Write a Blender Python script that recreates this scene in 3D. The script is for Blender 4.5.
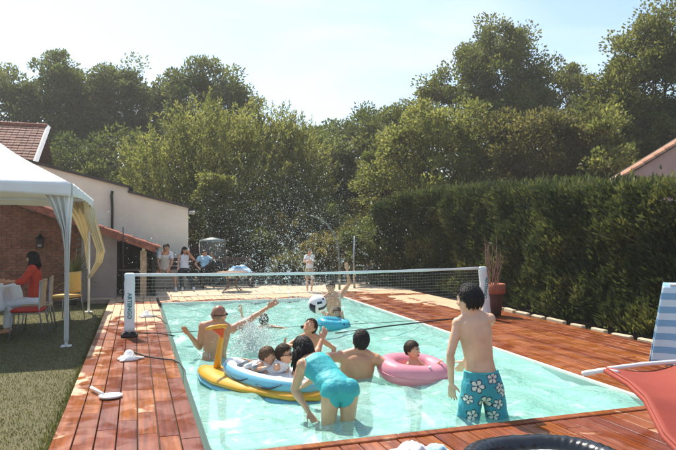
import bpy, bmesh, math, random
import numpy as np
from mathutils import Vector, Matrix, Euler, noise
random.seed(7); rng = np.random.default_rng(11)
R = math.radians; V = Vector
scn = bpy.context.scene; COL = scn.collection
for o in list(bpy.data.objects): bpy.data.objects.remove(o)

# ------------------------------------------------------------------ camera, sky, sun, exposure
cam = bpy.data.objects.new('camera', bpy.data.cameras.new('camera')); COL.objects.link(cam)
cam.location = (0, 0, 1.5); cam.rotation_euler = (R(91.05), 0, R(-18.4))
cam.data.sensor_width = 36; cam.data.lens = 31.95; cam.data.clip_start = .05; cam.data.clip_end = 2000
scn.camera = cam
SUN_EL, SUN_AZ = R(56), R(-14)            # azimuth measured from +Y towards +X
w = bpy.data.worlds.new('World'); scn.world = w; w.use_nodes = True
nt = w.node_tree; bg = nt.nodes['Background']
sky = nt.nodes.new('ShaderNodeTexSky'); sky.sky_type = 'NISHITA'; sky.sun_disc = False
sky.sun_elevation = SUN_EL; sky.sun_rotation = SUN_AZ; sky.air_density = 1.15; sky.dust_density = 1.2; sky.ozone_density = 2.0
tc = nt.nodes.new('ShaderNodeTexCoord'); mp = nt.nodes.new('ShaderNodeMapping'); mp.inputs['Scale'].default_value = (1.2, 1.2, 4.5)
cn = nt.nodes.new('ShaderNodeTexNoise'); cn.inputs['Scale'].default_value = 2.2; cn.inputs['Detail'].default_value = 7; cn.inputs['Distortion'].default_value = .6
cr = nt.nodes.new('ShaderNodeValToRGB'); cr.color_ramp.elements[0].position = .46; cr.color_ramp.elements[1].position = .70
cr.color_ramp.elements[0].color = (0, 0, 0, 1); cr.color_ramp.elements[1].color = (.5, .5, .5, 1)
mx = nt.nodes.new('ShaderNodeMixRGB'); mx.inputs[2].default_value = (5.2, 5.4, 5.6, 1)
L = nt.links.new
L(tc.outputs['Generated'], mp.inputs[0]); L(mp.outputs[0], cn.inputs[0]); L(cn.outputs['Fac'], cr.inputs[0])
L(sky.outputs[0], mx.inputs[1]); L(cr.outputs[0], mx.inputs[0]); L(mx.outputs[0], bg.inputs[0])
bg.inputs[1].default_value = .12
sl = bpy.data.lights.new('sun', 'SUN'); sl.energy = 4.2; sl.angle = R(.55); sl.color = (1, .93, .80)
so = bpy.data.objects.new('sun', sl); COL.objects.link(so); so.location = (5, 20, 30)
sdir = V((math.sin(SUN_AZ) * math.cos(SUN_EL), math.cos(SUN_AZ) * math.cos(SUN_EL), math.sin(SUN_EL)))
so.rotation_euler = sdir.to_track_quat('Z', 'Y').to_euler()
scn.view_settings.view_transform = 'Standard'; scn.view_settings.look = 'None'; scn.view_settings.gamma = 1
scn.view_settings.exposure = .88
scn.render.engine = 'CYCLES'; scn.cycles.max_bounces = 7; scn.cycles.transparent_max_bounces = 10
scn.cycles.caustics_reflective = False; scn.cycles.caustics_refractive = False

# ------------------------------------------------------------------ materials
M = {}
def base_mat(name):
    m = bpy.data.materials.new(name); m.use_nodes = True; M[name] = m
    return m, m.node_tree.nodes, m.node_tree.links.new, m.node_tree.nodes['Principled BSDF']
def pm(name, col, rough=.6, var=.25, scale=8, bump=0, bscale=60, spec=.4, metal=0, col2=None, trans=0, sheen=0, sss=0):
    """principled surface, colour varied by noise, optional bump and translucency"""
    m, N, K, b = base_mat(name)
    t = N.new('ShaderNodeTexCoord'); n = N.new('ShaderNodeTexNoise'); n.inputs['Scale'].default_value = scale; n.inputs['Detail'].default_value = 6
    K(t.outputs['Object'], n.inputs[0])
    r = N.new('ShaderNodeValToRGB'); r.color_ramp.elements[0].position = .3; r.color_ramp.elements[1].position = .7
    c2 = col2 or tuple(min(1, c * (1 + var)) for c in col); c1 = col if col2 else tuple(c * (1 - var) for c in col)
    r.color_ramp.elements[0].color = (*c1, 1); r.color_ramp.elements[1].color = (*c2, 1)
    K(n.outputs['Fac'], r.inputs[0]); K(r.outputs[0], b.inputs['Base Color'])
    b.inputs['Roughness'].default_value = rough; b.inputs['Specular IOR Level'].default_value = spec; b.inputs['Metallic'].default_value = metal
    if sss:
        b.inputs['Subsurface Weight'].default_value = sss; b.inputs['Subsurface Radius'].default_value = (.02, .008, .004)
    if bump:
        n2 = N.new('ShaderNodeTexNoise'); n2.inputs['Scale'].default_value = bscale; n2.inputs['Detail'].default_value = 5
        K(t.outputs['Object'], n2.inputs[0]); bp = N.new('ShaderNodeBump'); bp.inputs['Strength'].default_value = bump; bp.inputs['Distance'].default_value = .02
        K(n2.outputs['Fac'], bp.inputs['Height']); K(bp.outputs[0], b.inputs['Normal'])
    if trans:
        tr = N.new('ShaderNodeBsdfTranslucent'); K(r.outputs[0], tr.inputs[0]); mxs = N.new('ShaderNodeMixShader'); mxs.inputs[0].default_value = trans
        K(b.outputs[0], mxs.inputs[1]); K(tr.outputs[0], mxs.inputs[2]); K(mxs.outputs[0], N['Material Output'].inputs[0])
    return m
def leafmat(name, c1, c2, c3, tr=.4):
    """leaf colours picked per leaf by the 'tint' attribute, part translucent"""
    m, N, K, b = base_mat(name)
    a = N.new('ShaderNodeAttribute'); a.attribute_name = 'tint'
    r = N.new('ShaderNodeValToRGB'); r.color_ramp.elements[0].color = (*c1, 1); r.color_ramp.elements[1].color = (*c3, 1)
    e = r.color_ramp.elements.new(.5); e.color = (*c2, 1)
    K(a.outputs['Fac'], r.inputs[0]); K(r.outputs[0], b.inputs['Base Color']); b.inputs['Roughness'].default_value = .55; b.inputs['Specular IOR Level'].default_value = .25
    t = N.new('ShaderNodeBsdfTranslucent'); h = N.new('ShaderNodeMixRGB'); h.blend_type = 'MULTIPLY'; h.inputs[0].default_value = 1; h.inputs[2].default_value = (1.1, 1.15, .75, 1)
    K(r.outputs[0], h.inputs[1]); K(h.outputs[0], t.inputs[0])
    s = N.new('ShaderNodeMixShader'); s.inputs[0].default_value = tr; K(b.outputs[0], s.inputs[1]); K(t.outputs[0], s.inputs[2]); K(s.outputs[0], N['Material Output'].inputs[0])
leafmat('leaf_dark', (.062, .082, .030), (.115, .135, .048), (.20, .205, .08), .58)
leafmat('leaf_mid', (.075, .09, .03), (.13, .14, .045), (.23, .22, .08), .58)
leafmat('leaf_willow', (.115, .135, .042), (.20, .205, .065), (.32, .30, .115), .6)
leafmat('leaf_yellow', (.10, .095, .03), (.19, .16, .05), (.32, .24, .08), .55)
leafmat('leaf_brown', (.085, .085, .034), (.14, .13, .05), (.23, .19, .08), .58)
leafmat('leaf_hedge', (.030, .046, .018), (.068, .085, .03), (.17, .17, .055), .35)
leafmat('leaf_yucca', (.09, .11, .03), (.16, .17, .05), (.34, .30, .12), .3)
leafmat('grass_blade', (.075, .088, .028), (.115, .115, .04), (.17, .145, .065), .5)
pm('bark', (.07, .055, .04), .9, .4, 5, .6, 25)
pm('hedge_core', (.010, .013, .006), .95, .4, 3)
pm('lawn', (.08, .08, .032), .95, .35, 1.6, .4, 90, col2=(.125, .105, .05))
pm('soil', (.12, .095, .06), .95, .3, 2, .5, 30)
pm('stone', (.50, .37, .25), .8, .22, 1.5, .25, 40, col2=(.60, .46, .32))
pm('liner', (.56, .86, .78), .5, .05, 2)
pm('rim', (.72, .70, .64), .5, .08, 6)
pm('cream', (.80, .71, .55), .9, .16, .8, .25, 30)
pm('plaster_grey', (.30, .24, .21), .9, .12, 3, .2, 40)
pm('pink_wall', (.48, .30, .26), .9, .1, 2, .2, 40)
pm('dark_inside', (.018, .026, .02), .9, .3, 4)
pm('coping_dark', (.06, .05, .045), .8, .3, 5)
pm('mortar', (.30, .22, .17), .95, .2, 10, .4, 60)
pm('brick', (.16, .05, .03), .9, .45, 5, .4, 50, col2=(.42, .17, .10))
pm('roof_tile', (.26, .085, .05), .85, .45, 7, .4, 30)
pm('roof_tile_pale', (.50, .24, .14), .85, .3, 7, .4, 30)
pm('roof_tile_brown', (.17, .075, .055), .85, .45, 9, .4, 30)
pm('white_board', (.75, .72, .66), .6, .1, 5)
pm('post_wood', (.46, .32, .20), .7, .25, 14, .2, 60)
pm('canopy', (.82, .84, .82), .7, .04, 2, .12, 14, trans=.12)
pm('curtain_white', (.84, .86, .82), .8, .04, 3, .15, 20, trans=.4)
pm('curtain_cream', (.82, .75, .56), .8, .05, 3, .15, 20, trans=.4)
pm('white_metal', (.75, .75, .72), .35, .05, 4)
pm('grey_metal', (.30, .31, .31), .4, .15, 8, metal=.6)
pm('tank_metal', (.24, .28, .26), .45, .25, 5, metal=.35)
pm('black_metal', (.015, .015, .015), .45, .2, 8)
pm('black_rope', (.012, .013, .015), .6, .2, 30)
pm('sleeve_white', (.74, .80, .80), .55, .05, 5, .1, 20)
pm('teal_print', (.01, .20, .22), .6, .05, 5)
pm('net_tape', (.78, .84, .82), .55, .06, 10, .1, 40)
pm('net_thread', (.55, .62, .60), .7, .1, 20)
pm('red_fabric', (.42, .022, .012), .75, .12, 12, .15, 50)
pm('red_shirt', (.50, .045, .018), .8, .14, 10, .25, 24)
pm('red_sling', (.33, .055, .032), .7, .08, 6, .15, 90, trans=.15)
pm('white_cloth', (.74, .76, .76), .8, .06, 8, .35, 18)
pm('lightblue_cloth', (.36, .58, .66), .8, .12, 8, .3, 18)
pm('dark_cloth', (.018, .018, .022), .85, .2, 10, .2, 30)
pm('khaki_cloth', (.42, .33, .21), .85, .12, 10, .2, 30)
pm('tan_slats', (.42, .30, .17), .6, .2, 10)
pm('yellow_plastic', (.62, .36, .08), .5, .1, 6)
pm('terracotta', (.33, .10, .05), .8, .25, 7, .15, 30)
pm('terracotta_shaded', (.085, .035, .028), .8, .25, 7, .15, 30)  # pot body: same clay as the rim, the rim's shade put into the colour
pm('dry_stem', (.26, .15, .11), .9, .35, 9)
pm('pvc_yellow', (.78, .40, .035), .3, .06, 4, .08, 12, spec=.5, trans=.15)
pm('pvc_orange', (.62, .075, .012), .3, .08, 4, .08, 12, spec=.5)
pm('pvc_blue', (.22, .56, .72), .3, .06, 3, .1, 10, spec=.5, trans=.12)
pm('pvc_white', (.80, .82, .82), .3, .04, 3, .1, 10, spec=.5, trans=.12)
pm('pvc_grey', (.22, .25, .25), .35, .08, 3)
pm('pvc_black', (.012, .014, .016), .22, .2, 4, .45, 9, spec=.6)
pm('pvc_navy', (.01, .022, .045), .3, .1, 4)
pm('pvc_pink', (.84, .37, .45), .28, .05, 3, .1, 9, spec=.5, trans=.3)
pm('pvc_cyan', (.06, .46, .60), .3, .08, 3, .1, 9, spec=.5, trans=.15)
pm('ball_white', (.78, .78, .75), .5, .05, 10)
pm('plastic_white', (.80, .78, .73), .4, .05, 8)
pm('eye_white', (.75, .72, .68), .3, .02, 5)
pm('eye_dark', (.02, .012, .008), .2, .1, 5)
pm('lip', (.35, .10, .07), .5, .1, 20)
pm('hair_black', (.012, .010, .009), .55, .5, 60, .3, 160, spec=.25)
pm('hair_brown', (.045, .024, .014), .55, .5, 60, .3, 160, spec=.25)
pm('hair_light', (.15, .085, .045), .55, .5, 60, .3, 160, spec=.25)
pm('skin_tan', (.57, .275, .15), .34, .15, 7, .10, 60, spec=.5, sss=.12)
pm('skin_mid', (.62, .345, .205), .34, .15, 7, .10, 60, spec=.5, sss=.12)
pm('skin_fair', (.72, .44, .285), .34, .15, 7, .10, 60, spec=.5, sss=.12)
pm('scalp', (.30, .125, .07), .35, .12, 20, spec=.5, sss=.1)
pm('swim_teal', (.05, .42, .44), .55, .10, 16, .35, 30, spec=.35)
pm('swim_trunk', (.16, .20, .22), .7, .5, 22)
pm('glass_dark', (.008, .008, .01), .12, .1, 5, spec=.6)
pm('bottle_green', (.02, .09, .03), .12, .1, 5, spec=.6)
pm('hoop_green', (.14, .17, .13), .6, .2, 10)
pm('wicker', (.18, .10, .05), .7, .3, 30, .3, 80)
pm('wood_dark', (.07, .035, .02), .7, .3, 12, .3, 50)

def deck_mat():
    """iroko-red boards: wet parts dark, red and glossy, dry parts pale and matt"""
    m, N, K, b = base_mat('deck_wood')
    g = N.new('ShaderNodeNewGeometry'); oi = N.new('ShaderNodeObjectInfo'); t = N.new('ShaderNodeTexCoord')
    sp = N.new('ShaderNodeSeparateXYZ'); K(g.outputs['Position'], sp.inputs[0])
    def noise_(scale, det, src, dist=0):
        n = N.new('ShaderNodeTexNoise'); n.inputs['Scale'].default_value = scale; n.inputs['Detail'].default_value = det; n.inputs['Distortion'].default_value = dist
        K(src, n.inputs[0]); return n.outputs['Fac']
    def mth(op, a, bb=None, clamp=False):
        n = N.new('ShaderNodeMath'); n.operation = op; n.use_clamp = clamp
        for i, x in enumerate((a, bb)):
            if x is None: continue
            if isinstance(x, (int, float)): n.inputs[i].default_value = x
            else: K(x, n.inputs[i])
        return n.outputs[0]
    def rng_(x, a, bb, c, d):
        n = N.new('ShaderNodeMapRange'); K(x, n.inputs[0])
        for i, v in enumerate((a, bb, c, d)): n.inputs[i + 1].default_value = v
        return n.outputs[0]
    big = noise_(1.5, 4, g.outputs['Position'], 1.2); fine = noise_(9, 4, g.outputs['Position'], .4)
    # boards farther from the splashing dry out: far end and the strip beside the lawn
    farL = rng_(sp.outputs['Y'], 9.5, 13.2, 0, .42)
    outer = rng_(sp.outputs['X'], 5.4, 6.6, 0, .42); outy = rng_(sp.outputs['Y'], 8.0, 11.5, 0, 1)
    lawnside = rng_(sp.outputs['X'], -.62, -.35, .17, 0)
    dry = mth('ADD', mth('ADD', big, mth('MULTIPLY', fine, .30)), mth('ADD', farL, mth('ADD', lawnside, mth('MULTIPLY', outer, outy))))
    dry = mth('ADD', dry, mth('MULTIPLY', mth('SUBTRACT', oi.outputs['Random'], .5), .13))
    dry = mth('ADD', dry, rng_(sp.outputs['X'], 4.3, 4.7, 0, -.32))
    edge_ = mth('MULTIPLY', rng_(sp.outputs['Y'], 13.9, 14.0, 0, 1), rng_(sp.outputs['Y'], 14.1, 14.75, -.42, 0))
    dry = mth('ADD', dry, edge_)
    mask = rng_(dry, .83, .93, 0, 1)
    # grain along each board
    mpn = N.new('ShaderNodeMapping'); mpn.inputs['Scale'].default_value = (26, 1.6, 26); K(t.outputs['Object'], mpn.inputs[0])
    cmb = N.new('ShaderNodeVectorMath'); cmb.operation = 'ADD'; K(mpn.outputs[0], cmb.inputs[0])
    sc2 = N.new('ShaderNodeVectorMath'); sc2.operation = 'SCALE'; sc2.inputs[0].default_value = (37, 91, 13); K(oi.outputs['Random'], sc2.inputs['Scale']); K(sc2.outputs[0], cmb.inputs[1])
    grain = noise_(1, 6, cmb.outputs[0], .5)
    def ramp(f, c1, c2):
        r = N.new('ShaderNodeValToRGB'); r.color_ramp.elements[0].position = .28; r.color_ramp.elements[1].position = .74
        r.color_ramp.elements[0].color = (*c1, 1); r.color_ramp.elements[1].color = (*c2, 1); K(f, r.inputs[0]); return r.outputs[0]
    wet = ramp(grain, (.14, .030, .008), (.31, .088, .026)); dryc = ramp(grain, (.46, .27, .15), (.62, .42, .26))
    hs = N.new('ShaderNodeHueSaturation'); K(wet, hs.inputs['Color']); K(rng_(oi.outputs['Random'], 0, 1, .70, 1.3), hs.inputs['Value']); K(rng_(oi.outputs['Random'], 0, 1, .492, .508), hs.inputs['Hue'])
    mix = N.new('ShaderNodeMixRGB'); K(mask, mix.inputs[0]); K(hs.outputs[0], mix.inputs[1]); K(dryc, mix.inputs[2])
    K(mix.outputs[0], b.inputs['Base Color'])
    puddle = rng_(noise_(3.2, 3, g.outputs['Position'], .8), .42, .62, .40, .13)
    ro = N.new('ShaderNodeMix'); K(mask, ro.inputs[0]); K(puddle, ro.inputs[2]); ro.inputs[3].default_value = .75; K(ro.outputs[0], b.inputs['Roughness'])
    bp = N.new('ShaderNodeBump'); bp.inputs['Strength'].default_value = .25; bp.inputs['Distance'].default_value = .006; K(grain, bp.inputs['Height']); K(bp.outputs[0], b.inputs['Normal'])
deck_mat()
def water_mat():
    m, N, K, b = base_mat('water'); N.remove(b)
    g = N.new('ShaderNodeNewGeometry')
    n1 = N.new('ShaderNodeTexNoise'); n1.inputs['Scale'].default_value = 13; n1.inputs['Detail'].default_value = 4; n1.inputs['Distortion'].default_value = 1.2; K(g.outputs['Position'], n1.inputs[0])
    bp = N.new('ShaderNodeBump'); bp.inputs['Strength'].default_value = .7; bp.inputs['Distance'].default_value = .03; K(n1.outputs['Fac'], bp.inputs['Height'])
    fr = N.new('ShaderNodeFresnel'); fr.inputs[0].default_value = 1.33; K(bp.outputs[0], fr.inputs['Normal'])
    gl = N.new('ShaderNodeBsdfGlossy'); gl.inputs['Roughness'].default_value = .05; K(bp.outputs[0], gl.inputs['Normal'])
    tr = N.new('ShaderNodeBsdfTransparent'); tr.inputs[0].default_value = (.84, .98, .94, 1)
    df = N.new('ShaderNodeBsdfDiffuse'); df.inputs[0].default_value = (.42, .79, .70, 1); K(bp.outputs[0], df.inputs['Normal'])
    # whitish streaks painted in for the bright caustic web on the water
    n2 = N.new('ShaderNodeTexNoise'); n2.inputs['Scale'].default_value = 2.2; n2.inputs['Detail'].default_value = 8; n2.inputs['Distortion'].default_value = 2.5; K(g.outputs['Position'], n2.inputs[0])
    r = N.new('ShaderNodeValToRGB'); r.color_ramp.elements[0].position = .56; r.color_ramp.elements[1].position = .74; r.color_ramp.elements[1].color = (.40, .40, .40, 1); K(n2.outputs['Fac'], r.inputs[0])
    caustic = N.new('ShaderNodeBsdfDiffuse'); caustic.inputs[0].default_value = (.78, .90, .86, 1)
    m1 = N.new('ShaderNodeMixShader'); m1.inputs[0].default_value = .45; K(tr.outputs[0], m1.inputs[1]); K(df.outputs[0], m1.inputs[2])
    m2 = N.new('ShaderNodeMixShader'); K(r.outputs[0], m2.inputs[0]); K(m1.outputs[0], m2.inputs[1]); K(caustic.outputs[0], m2.inputs[2])
    m3 = N.new('ShaderNodeMixShader'); K(fr.outputs[0], m3.inputs[0]); K(m2.outputs[0], m3.inputs[1]); K(gl.outputs[0], m3.inputs[2])
    K(m3.outputs[0], N['Material Output'].inputs[0])
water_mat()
def shorts_mat():
    m, N, K, b = base_mat('shorts_print'); a = N.new('ShaderNodeAttribute'); a.attribute_name = 'print'; K(a.outputs['Color'], b.inputs['Base Color']); b.inputs['Roughness'].default_value = .7
    t = N.new('ShaderNodeTexCoord'); n = N.new('ShaderNodeTexNoise'); n.inputs['Scale'].default_value = 14; K(t.outputs['Object'], n.inputs[0]); bp = N.new('ShaderNodeBump'); bp.inputs['Strength'].default_value = .5; bp.inputs['Distance'].default_value = .02; K(n.outputs['Fac'], bp.inputs['Height']); K(bp.outputs[0], b.inputs['Normal'])
shorts_mat()
def towel_mat():
    m, N, K, b = base_mat('striped_towel'); t = N.new('ShaderNodeTexCoord'); wv = N.new('ShaderNodeTexWave'); wv.inputs['Scale'].default_value = 2.2; wv.inputs['Distortion'].default_value = .4; wv.bands_direction = 'Z'
    K(t.outputs['Object'], wv.inputs[0]); r = N.new('ShaderNodeValToRGB'); r.color_ramp.interpolation = 'CONSTANT'; r.color_ramp.elements[0].color = (.20, .38, .56, 1); r.color_ramp.elements[1].position = .5; r.color_ramp.elements[1].color = (.55, .68, .76, 1)
    K(wv.outputs['Fac'], r.inputs[0]); K(r.outputs[0], b.inputs['Base Color']); b.inputs['Roughness'].default_value = .9
towel_mat()

# ------------------------------------------------------------------ mesh helpers
def tag(o, label=None, cat=None, group=None, kind=None):
    if label: o['label'] = label
    if cat: o['category'] = cat
    if group: o['group'] = group
    if kind: o['kind'] = kind
    return o
def empty(name, loc=(0, 0, 0), rz=0, label=None, cat=None, group=None, kind=None):
    o = bpy.data.objects.new(name, None); COL.objects.link(o); o.location = loc; o.rotation_euler.z = rz; o.empty_display_size = .1
    return tag(o, label, cat, group, kind)
def link_mesh(name, me, mat, parent=None, smooth=False):
    if mat and not me.materials: me.materials.append(M[mat])
    if smooth: me.polygons.foreach_set('use_smooth', [True] * len(me.polygons))
    o = bpy.data.objects.new(name, me); COL.objects.link(o)
    if parent: o.parent = parent
    return o
def perp(d):
    a = V((0, 0, 1)) if abs(d.z) < .9 else V((1, 0, 0))
    x = d.cross(a).normalized(); return x, d.cross(x).normalized()
class MB:
    def __init__(s): s.v = []; s.f = []
    def add(s, vs, fs):
        n = len(s.v); s.v += [tuple(x) for x in vs]; s.f += [tuple(i + n for i in f) for f in fs]; return s
    def box(s, c, size, rot=None, taper=1):
        hx, hy, hz = (a / 2 for a in size); vs = []
        for z in (-1, 1):
            k = taper if z > 0 else 1
            for x, y in ((-1, -1), (1, -1), (1, 1), (-1, 1)): vs.append(V((x * hx * k, y * hy * k, z * hz)))
        if rot is not None:
            q = Euler(rot) if not isinstance(rot, Matrix) else rot
            vs = [V(v) for v in vs]; [v.rotate(q) for v in vs]
        c = V(c)
        return s.add([v + c for v in vs], [(3, 2, 1, 0), (4, 5, 6, 7), (0, 1, 5, 4), (1, 2, 6, 5), (2, 3, 7, 6), (3, 0, 4, 7)])
    def tube(s, pts, rad, n=8, cap=True, closed=False):
        pts = [V(p) for p in pts]; m = len(pts)
        if not hasattr(rad, '__len__'): rad = [rad] * m
        rings = []; prev = None
        for i, p in enumerate(pts):
            if closed: d = (pts[(i + 1) % m] - pts[i - 1]).normalized()
            else: d = (pts[min(i + 1, m - 1)] - pts[max(i - 1, 0)]).normalized()
            if prev is None: x, y = perp(d)
            else:
                x = (prev - d * prev.dot(d)).normalized(); y = d.cross(x).normalized()
            prev = x
            rings.append([p + (x * math.cos(2 * math.pi * k / n) + y * math.sin(2 * math.pi * k / n)) * rad[i] for k in range(n)])
        return s.loft(rings, cap, closed)
    def loft(s, rings, cap=True, closed=False):
        n = len(rings[0]); vs = [v for r in rings for v in r]; fs = []; m = len(rings)
        for i in range(m if closed else m - 1):
            a, b = i * n, ((i + 1) % m) * n
            for k in range(n): fs.append((a + k, a + (k + 1) % n, b + (k + 1) % n, b + k))
        if cap and not closed: fs += [tuple(range(n - 1, -1, -1)), tuple(range((m - 1) * n, m * n))]
        return s.add(vs, fs)
    def capsule(s, a, b, ra, rb, n=12):
        a, b = V(a), V(b); d = (b - a); ln = d.length
        d = d / ln if ln > 1e-6 else V((0, 0, 1))
        pts = []; rr = []
        for t in (-88, -60, -30, 0): pts.append(a + d * ra * math.sin(R(t))); rr.append(max(ra * math.cos(R(t)), .0008))
        for t in (0, 30, 60, 88): pts.append(b + d * rb * math.sin(R(t))); rr.append(max(rb * math.cos(R(t)), .0008))
        pts[4] = pts[4] + d * 1e-4
        return s.tube(pts, rr, n)
    def ell(s, c, rx, ry, rz, rot=None, n=14, m=9):
        c = V(c); vs = []; fs = []
        for i in range(1, m):
            t = math.pi * i / m
            for k in range(n):
                p = 2 * math.pi * k / n; vs.append(V((rx * math.sin(t) * math.cos(p), ry * math.sin(t) * math.sin(p), rz * math.cos(t))))
        vs += [V((0, 0, rz)), V((0, 0, -rz))]
        for i in range(m - 2):
            for k in range(n): fs.append((i * n + k, (i + 1) * n + k, (i + 1) * n + (k + 1) % n, i * n + (k + 1) % n))
        T, B = (m - 1) * n, (m - 1) * n + 1
        for k in range(n): fs.append((T, k, (k + 1) % n)); fs.append((B, (m - 2) * n + (k + 1) % n, (m - 2) * n + k))
        if rot is not None: vs = [rot @ v for v in vs]
        return s.add([v + c for v in vs], fs)
    def lathe(s, prof, c=(0, 0, 0), n=20):
        c = V(c); return s.loft([[c + V((r * math.cos(2 * math.pi * k / n), r * math.sin(2 * math.pi * k / n), z)) for k in range(n)] for r, z in prof])
    def grid(s, fn, nu, nv):
        vs = [fn(i / nu, j / nv) for j in range(nv + 1) for i in range(nu + 1)]
        return s.add(vs, [(j * (nu + 1) + i, j * (nu + 1) + i + 1, (j + 1) * (nu + 1) + i + 1, (j + 1) * (nu + 1) + i) for j in range(nv) for i in range(nu)])
    def mesh(s, name):
        me = bpy.data.meshes.new(name); me.from_pydata(s.v, [], s.f); me.update(); return me
    def build(s, name, mat, parent=None, smooth=False, bevel=0, solid=0):
        me = s.mesh(name)
        bm = bmesh.new(); bm.from_mesh(me); bmesh.ops.recalc_face_normals(bm, faces=bm.faces)
        if bevel: bmesh.ops.bevel(bm, geom=list(bm.edges), offset=bevel, segments=1, affect='EDGES')
        if solid: bmesh.ops.solidify(bm, geom=list(bm.faces), thickness=solid)
        bm.to_mesh(me); bm.free()
        return link_mesh(name, me, mat, parent, smooth)
def np_mesh(name, verts, quads, mat, parent=None, tint=None, smooth=False):
    me = bpy.data.meshes.new(name); nv, nf = len(verts), len(quads); k = quads.shape[1]
    me.vertices.add(nv); me.vertices.foreach_set('co', verts.astype(np.float32).ravel())
    me.loops.add(nf * k); me.loops.foreach_set('vertex_index', quads.astype(np.int32).ravel())
    me.polygons.add(nf); me.polygons.foreach_set('loop_start', np.arange(0, nf * k, k, dtype=np.int32))
    me.update(calc_edges=True)
    if tint is not None:
        a = me.attributes.new('tint', 'FLOAT', 'POINT'); a.data.foreach_set('value', tint.astype(np.float32))
    return link_mesh(name, me, mat, parent, smooth)
def unit(a): return a / np.maximum(np.linalg.norm(a, axis=1, keepdims=True), 1e-9)
def leaf_mesh(name, p, d, ln, wd, mat, parent=None, tint=None):
    """one small folded diamond per leaf"""
    n = len(p); d = unit(d); s = unit(np.cross(d, rng.normal(size=(n, 3)))); up = np.cross(s, d)
    ln = (ln * rng.uniform(.65, 1.3, n))[:, None]; wd = (wd * rng.uniform(.7, 1.25, n))[:, None]
    mid = p + d * ln * .45
    v = np.stack([p, mid + s * wd * .5 + up * wd * .15, p + d * ln, mid - s * wd * .5 + up * wd * .15], 1).reshape(-1, 3)
    q = np.arange(4 * n).reshape(-1, 4)
    if tint is None: tint = rng.uniform(0, 1, n)
    return np_mesh(name, v, q, mat, parent, np.repeat(np.clip(tint, 0, 1), 4))

# ------------------------------------------------------------------ ground, pool, decks
WZ = -.04
PX0, PX1, PX1F, PY0, PY1 = .50, 4.42, 4.79, 4.18, 14.0     # pool: near-left, near-right, far-right
def pool_right(y): return PX1 + (y - PY0) / (PY1 - PY0) * (PX1F - PX1)
def sheet(name, poly, z, mat, kind='structure'):
    return tag(MB().add([(x, y, z) for x, y in poly], [tuple(range(len(poly)))]).build(name, mat), kind=kind)
# ground with the pool hole left out: four strips in one sheet
mb = MB(); gz = -.115; B = 150; h0, h1, k0, k1 = .3, 5.2, 3.9, 14.3
for (a, b, c, d) in ((-B, h0, -60, B), (h1, B, -60, B), (h0, h1, -60, k0), (h0, h1, k1, B)):
    mb.add([(a, c, gz), (b, c, gz), (b, d, gz), (a, d, gz)], [(0, 1, 2, 3)])
tag(mb.build('ground', 'soil'), kind='structure')
lx = [(-9, .5), (-.64, .5), (-.60, 15.2), (-9, 15.2)]
sheet('lawn', lx, -.10, 'lawn')
n = 95000; gx = rng.uniform(-4.2, -.62, n); gy = 3.2 + 12 * rng.uniform(0, 1, n) ** 1.4
keep = gx > -.55 * gy + .9 - .9; gx, gy = gx[keep], gy[keep]
gd = np.stack([rng.normal(0, .6, len(gx)), rng.normal(0, .6, len(gx)), np.ones(len(gx))], 1)
patch = np.array([noise.noise((x * .9, y * .9, 3)) for x, y in zip(gx, gy)])
tag(leaf_mesh('grass', np.stack([gx, gy, np.full(len(gx), -.10)], 1), gd, .024, .006, 'grass_blade', tint=.42 + patch * .3 + rng.normal(0, .10, len(gx))), 'dry short lawn grass beside the wooden deck', 'grass', kind='stuff')
ne = 2600; ey = rng.uniform(3.2, 15, ne); ex = -.615 - np.abs(rng.normal(0, .035, ne))
tag(leaf_mesh('edge_grass', np.stack([ex, ey, np.full(ne, -.10)], 1), np.stack([rng.normal(.15, .45, ne), rng.normal(0, .45, ne), np.ones(ne)], 1), .075, .007, 'grass_blade', tint=rng.normal(.4, .15, ne)), 'longer grass tufts along the edge of the left deck', 'grass', kind='stuff')
# pale stone terrace behind the pool
mb = MB(); ts = []
tag(MB().box((3.6, 18.0, -.062), (9.4, 5.4, .10)).build('terrace', 'mortar'), kind='structure')
terr = bpy.data.objects['terrace']
for j in range(5):
    for i in range(14):
        wv_, dp = .62, .50
        c = (-.85 + i * .655 + (.3 if j % 2 else 0), 15.62 + j * .53, -.008 + random.uniform(-.003, .003))
        if c[0] > 8: continue
        if i == 0 and j == 0: slab0 = MB().box((0, 0, 0), (wv_, dp, .03)).build('paving_slab', 'stone', terr, bevel=.008); slab0.location = c
        else:
            o = slab0.copy(); COL.objects.link(o); o.location = c; o.rotation_euler.z = random.uniform(-.01, .01)
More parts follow.
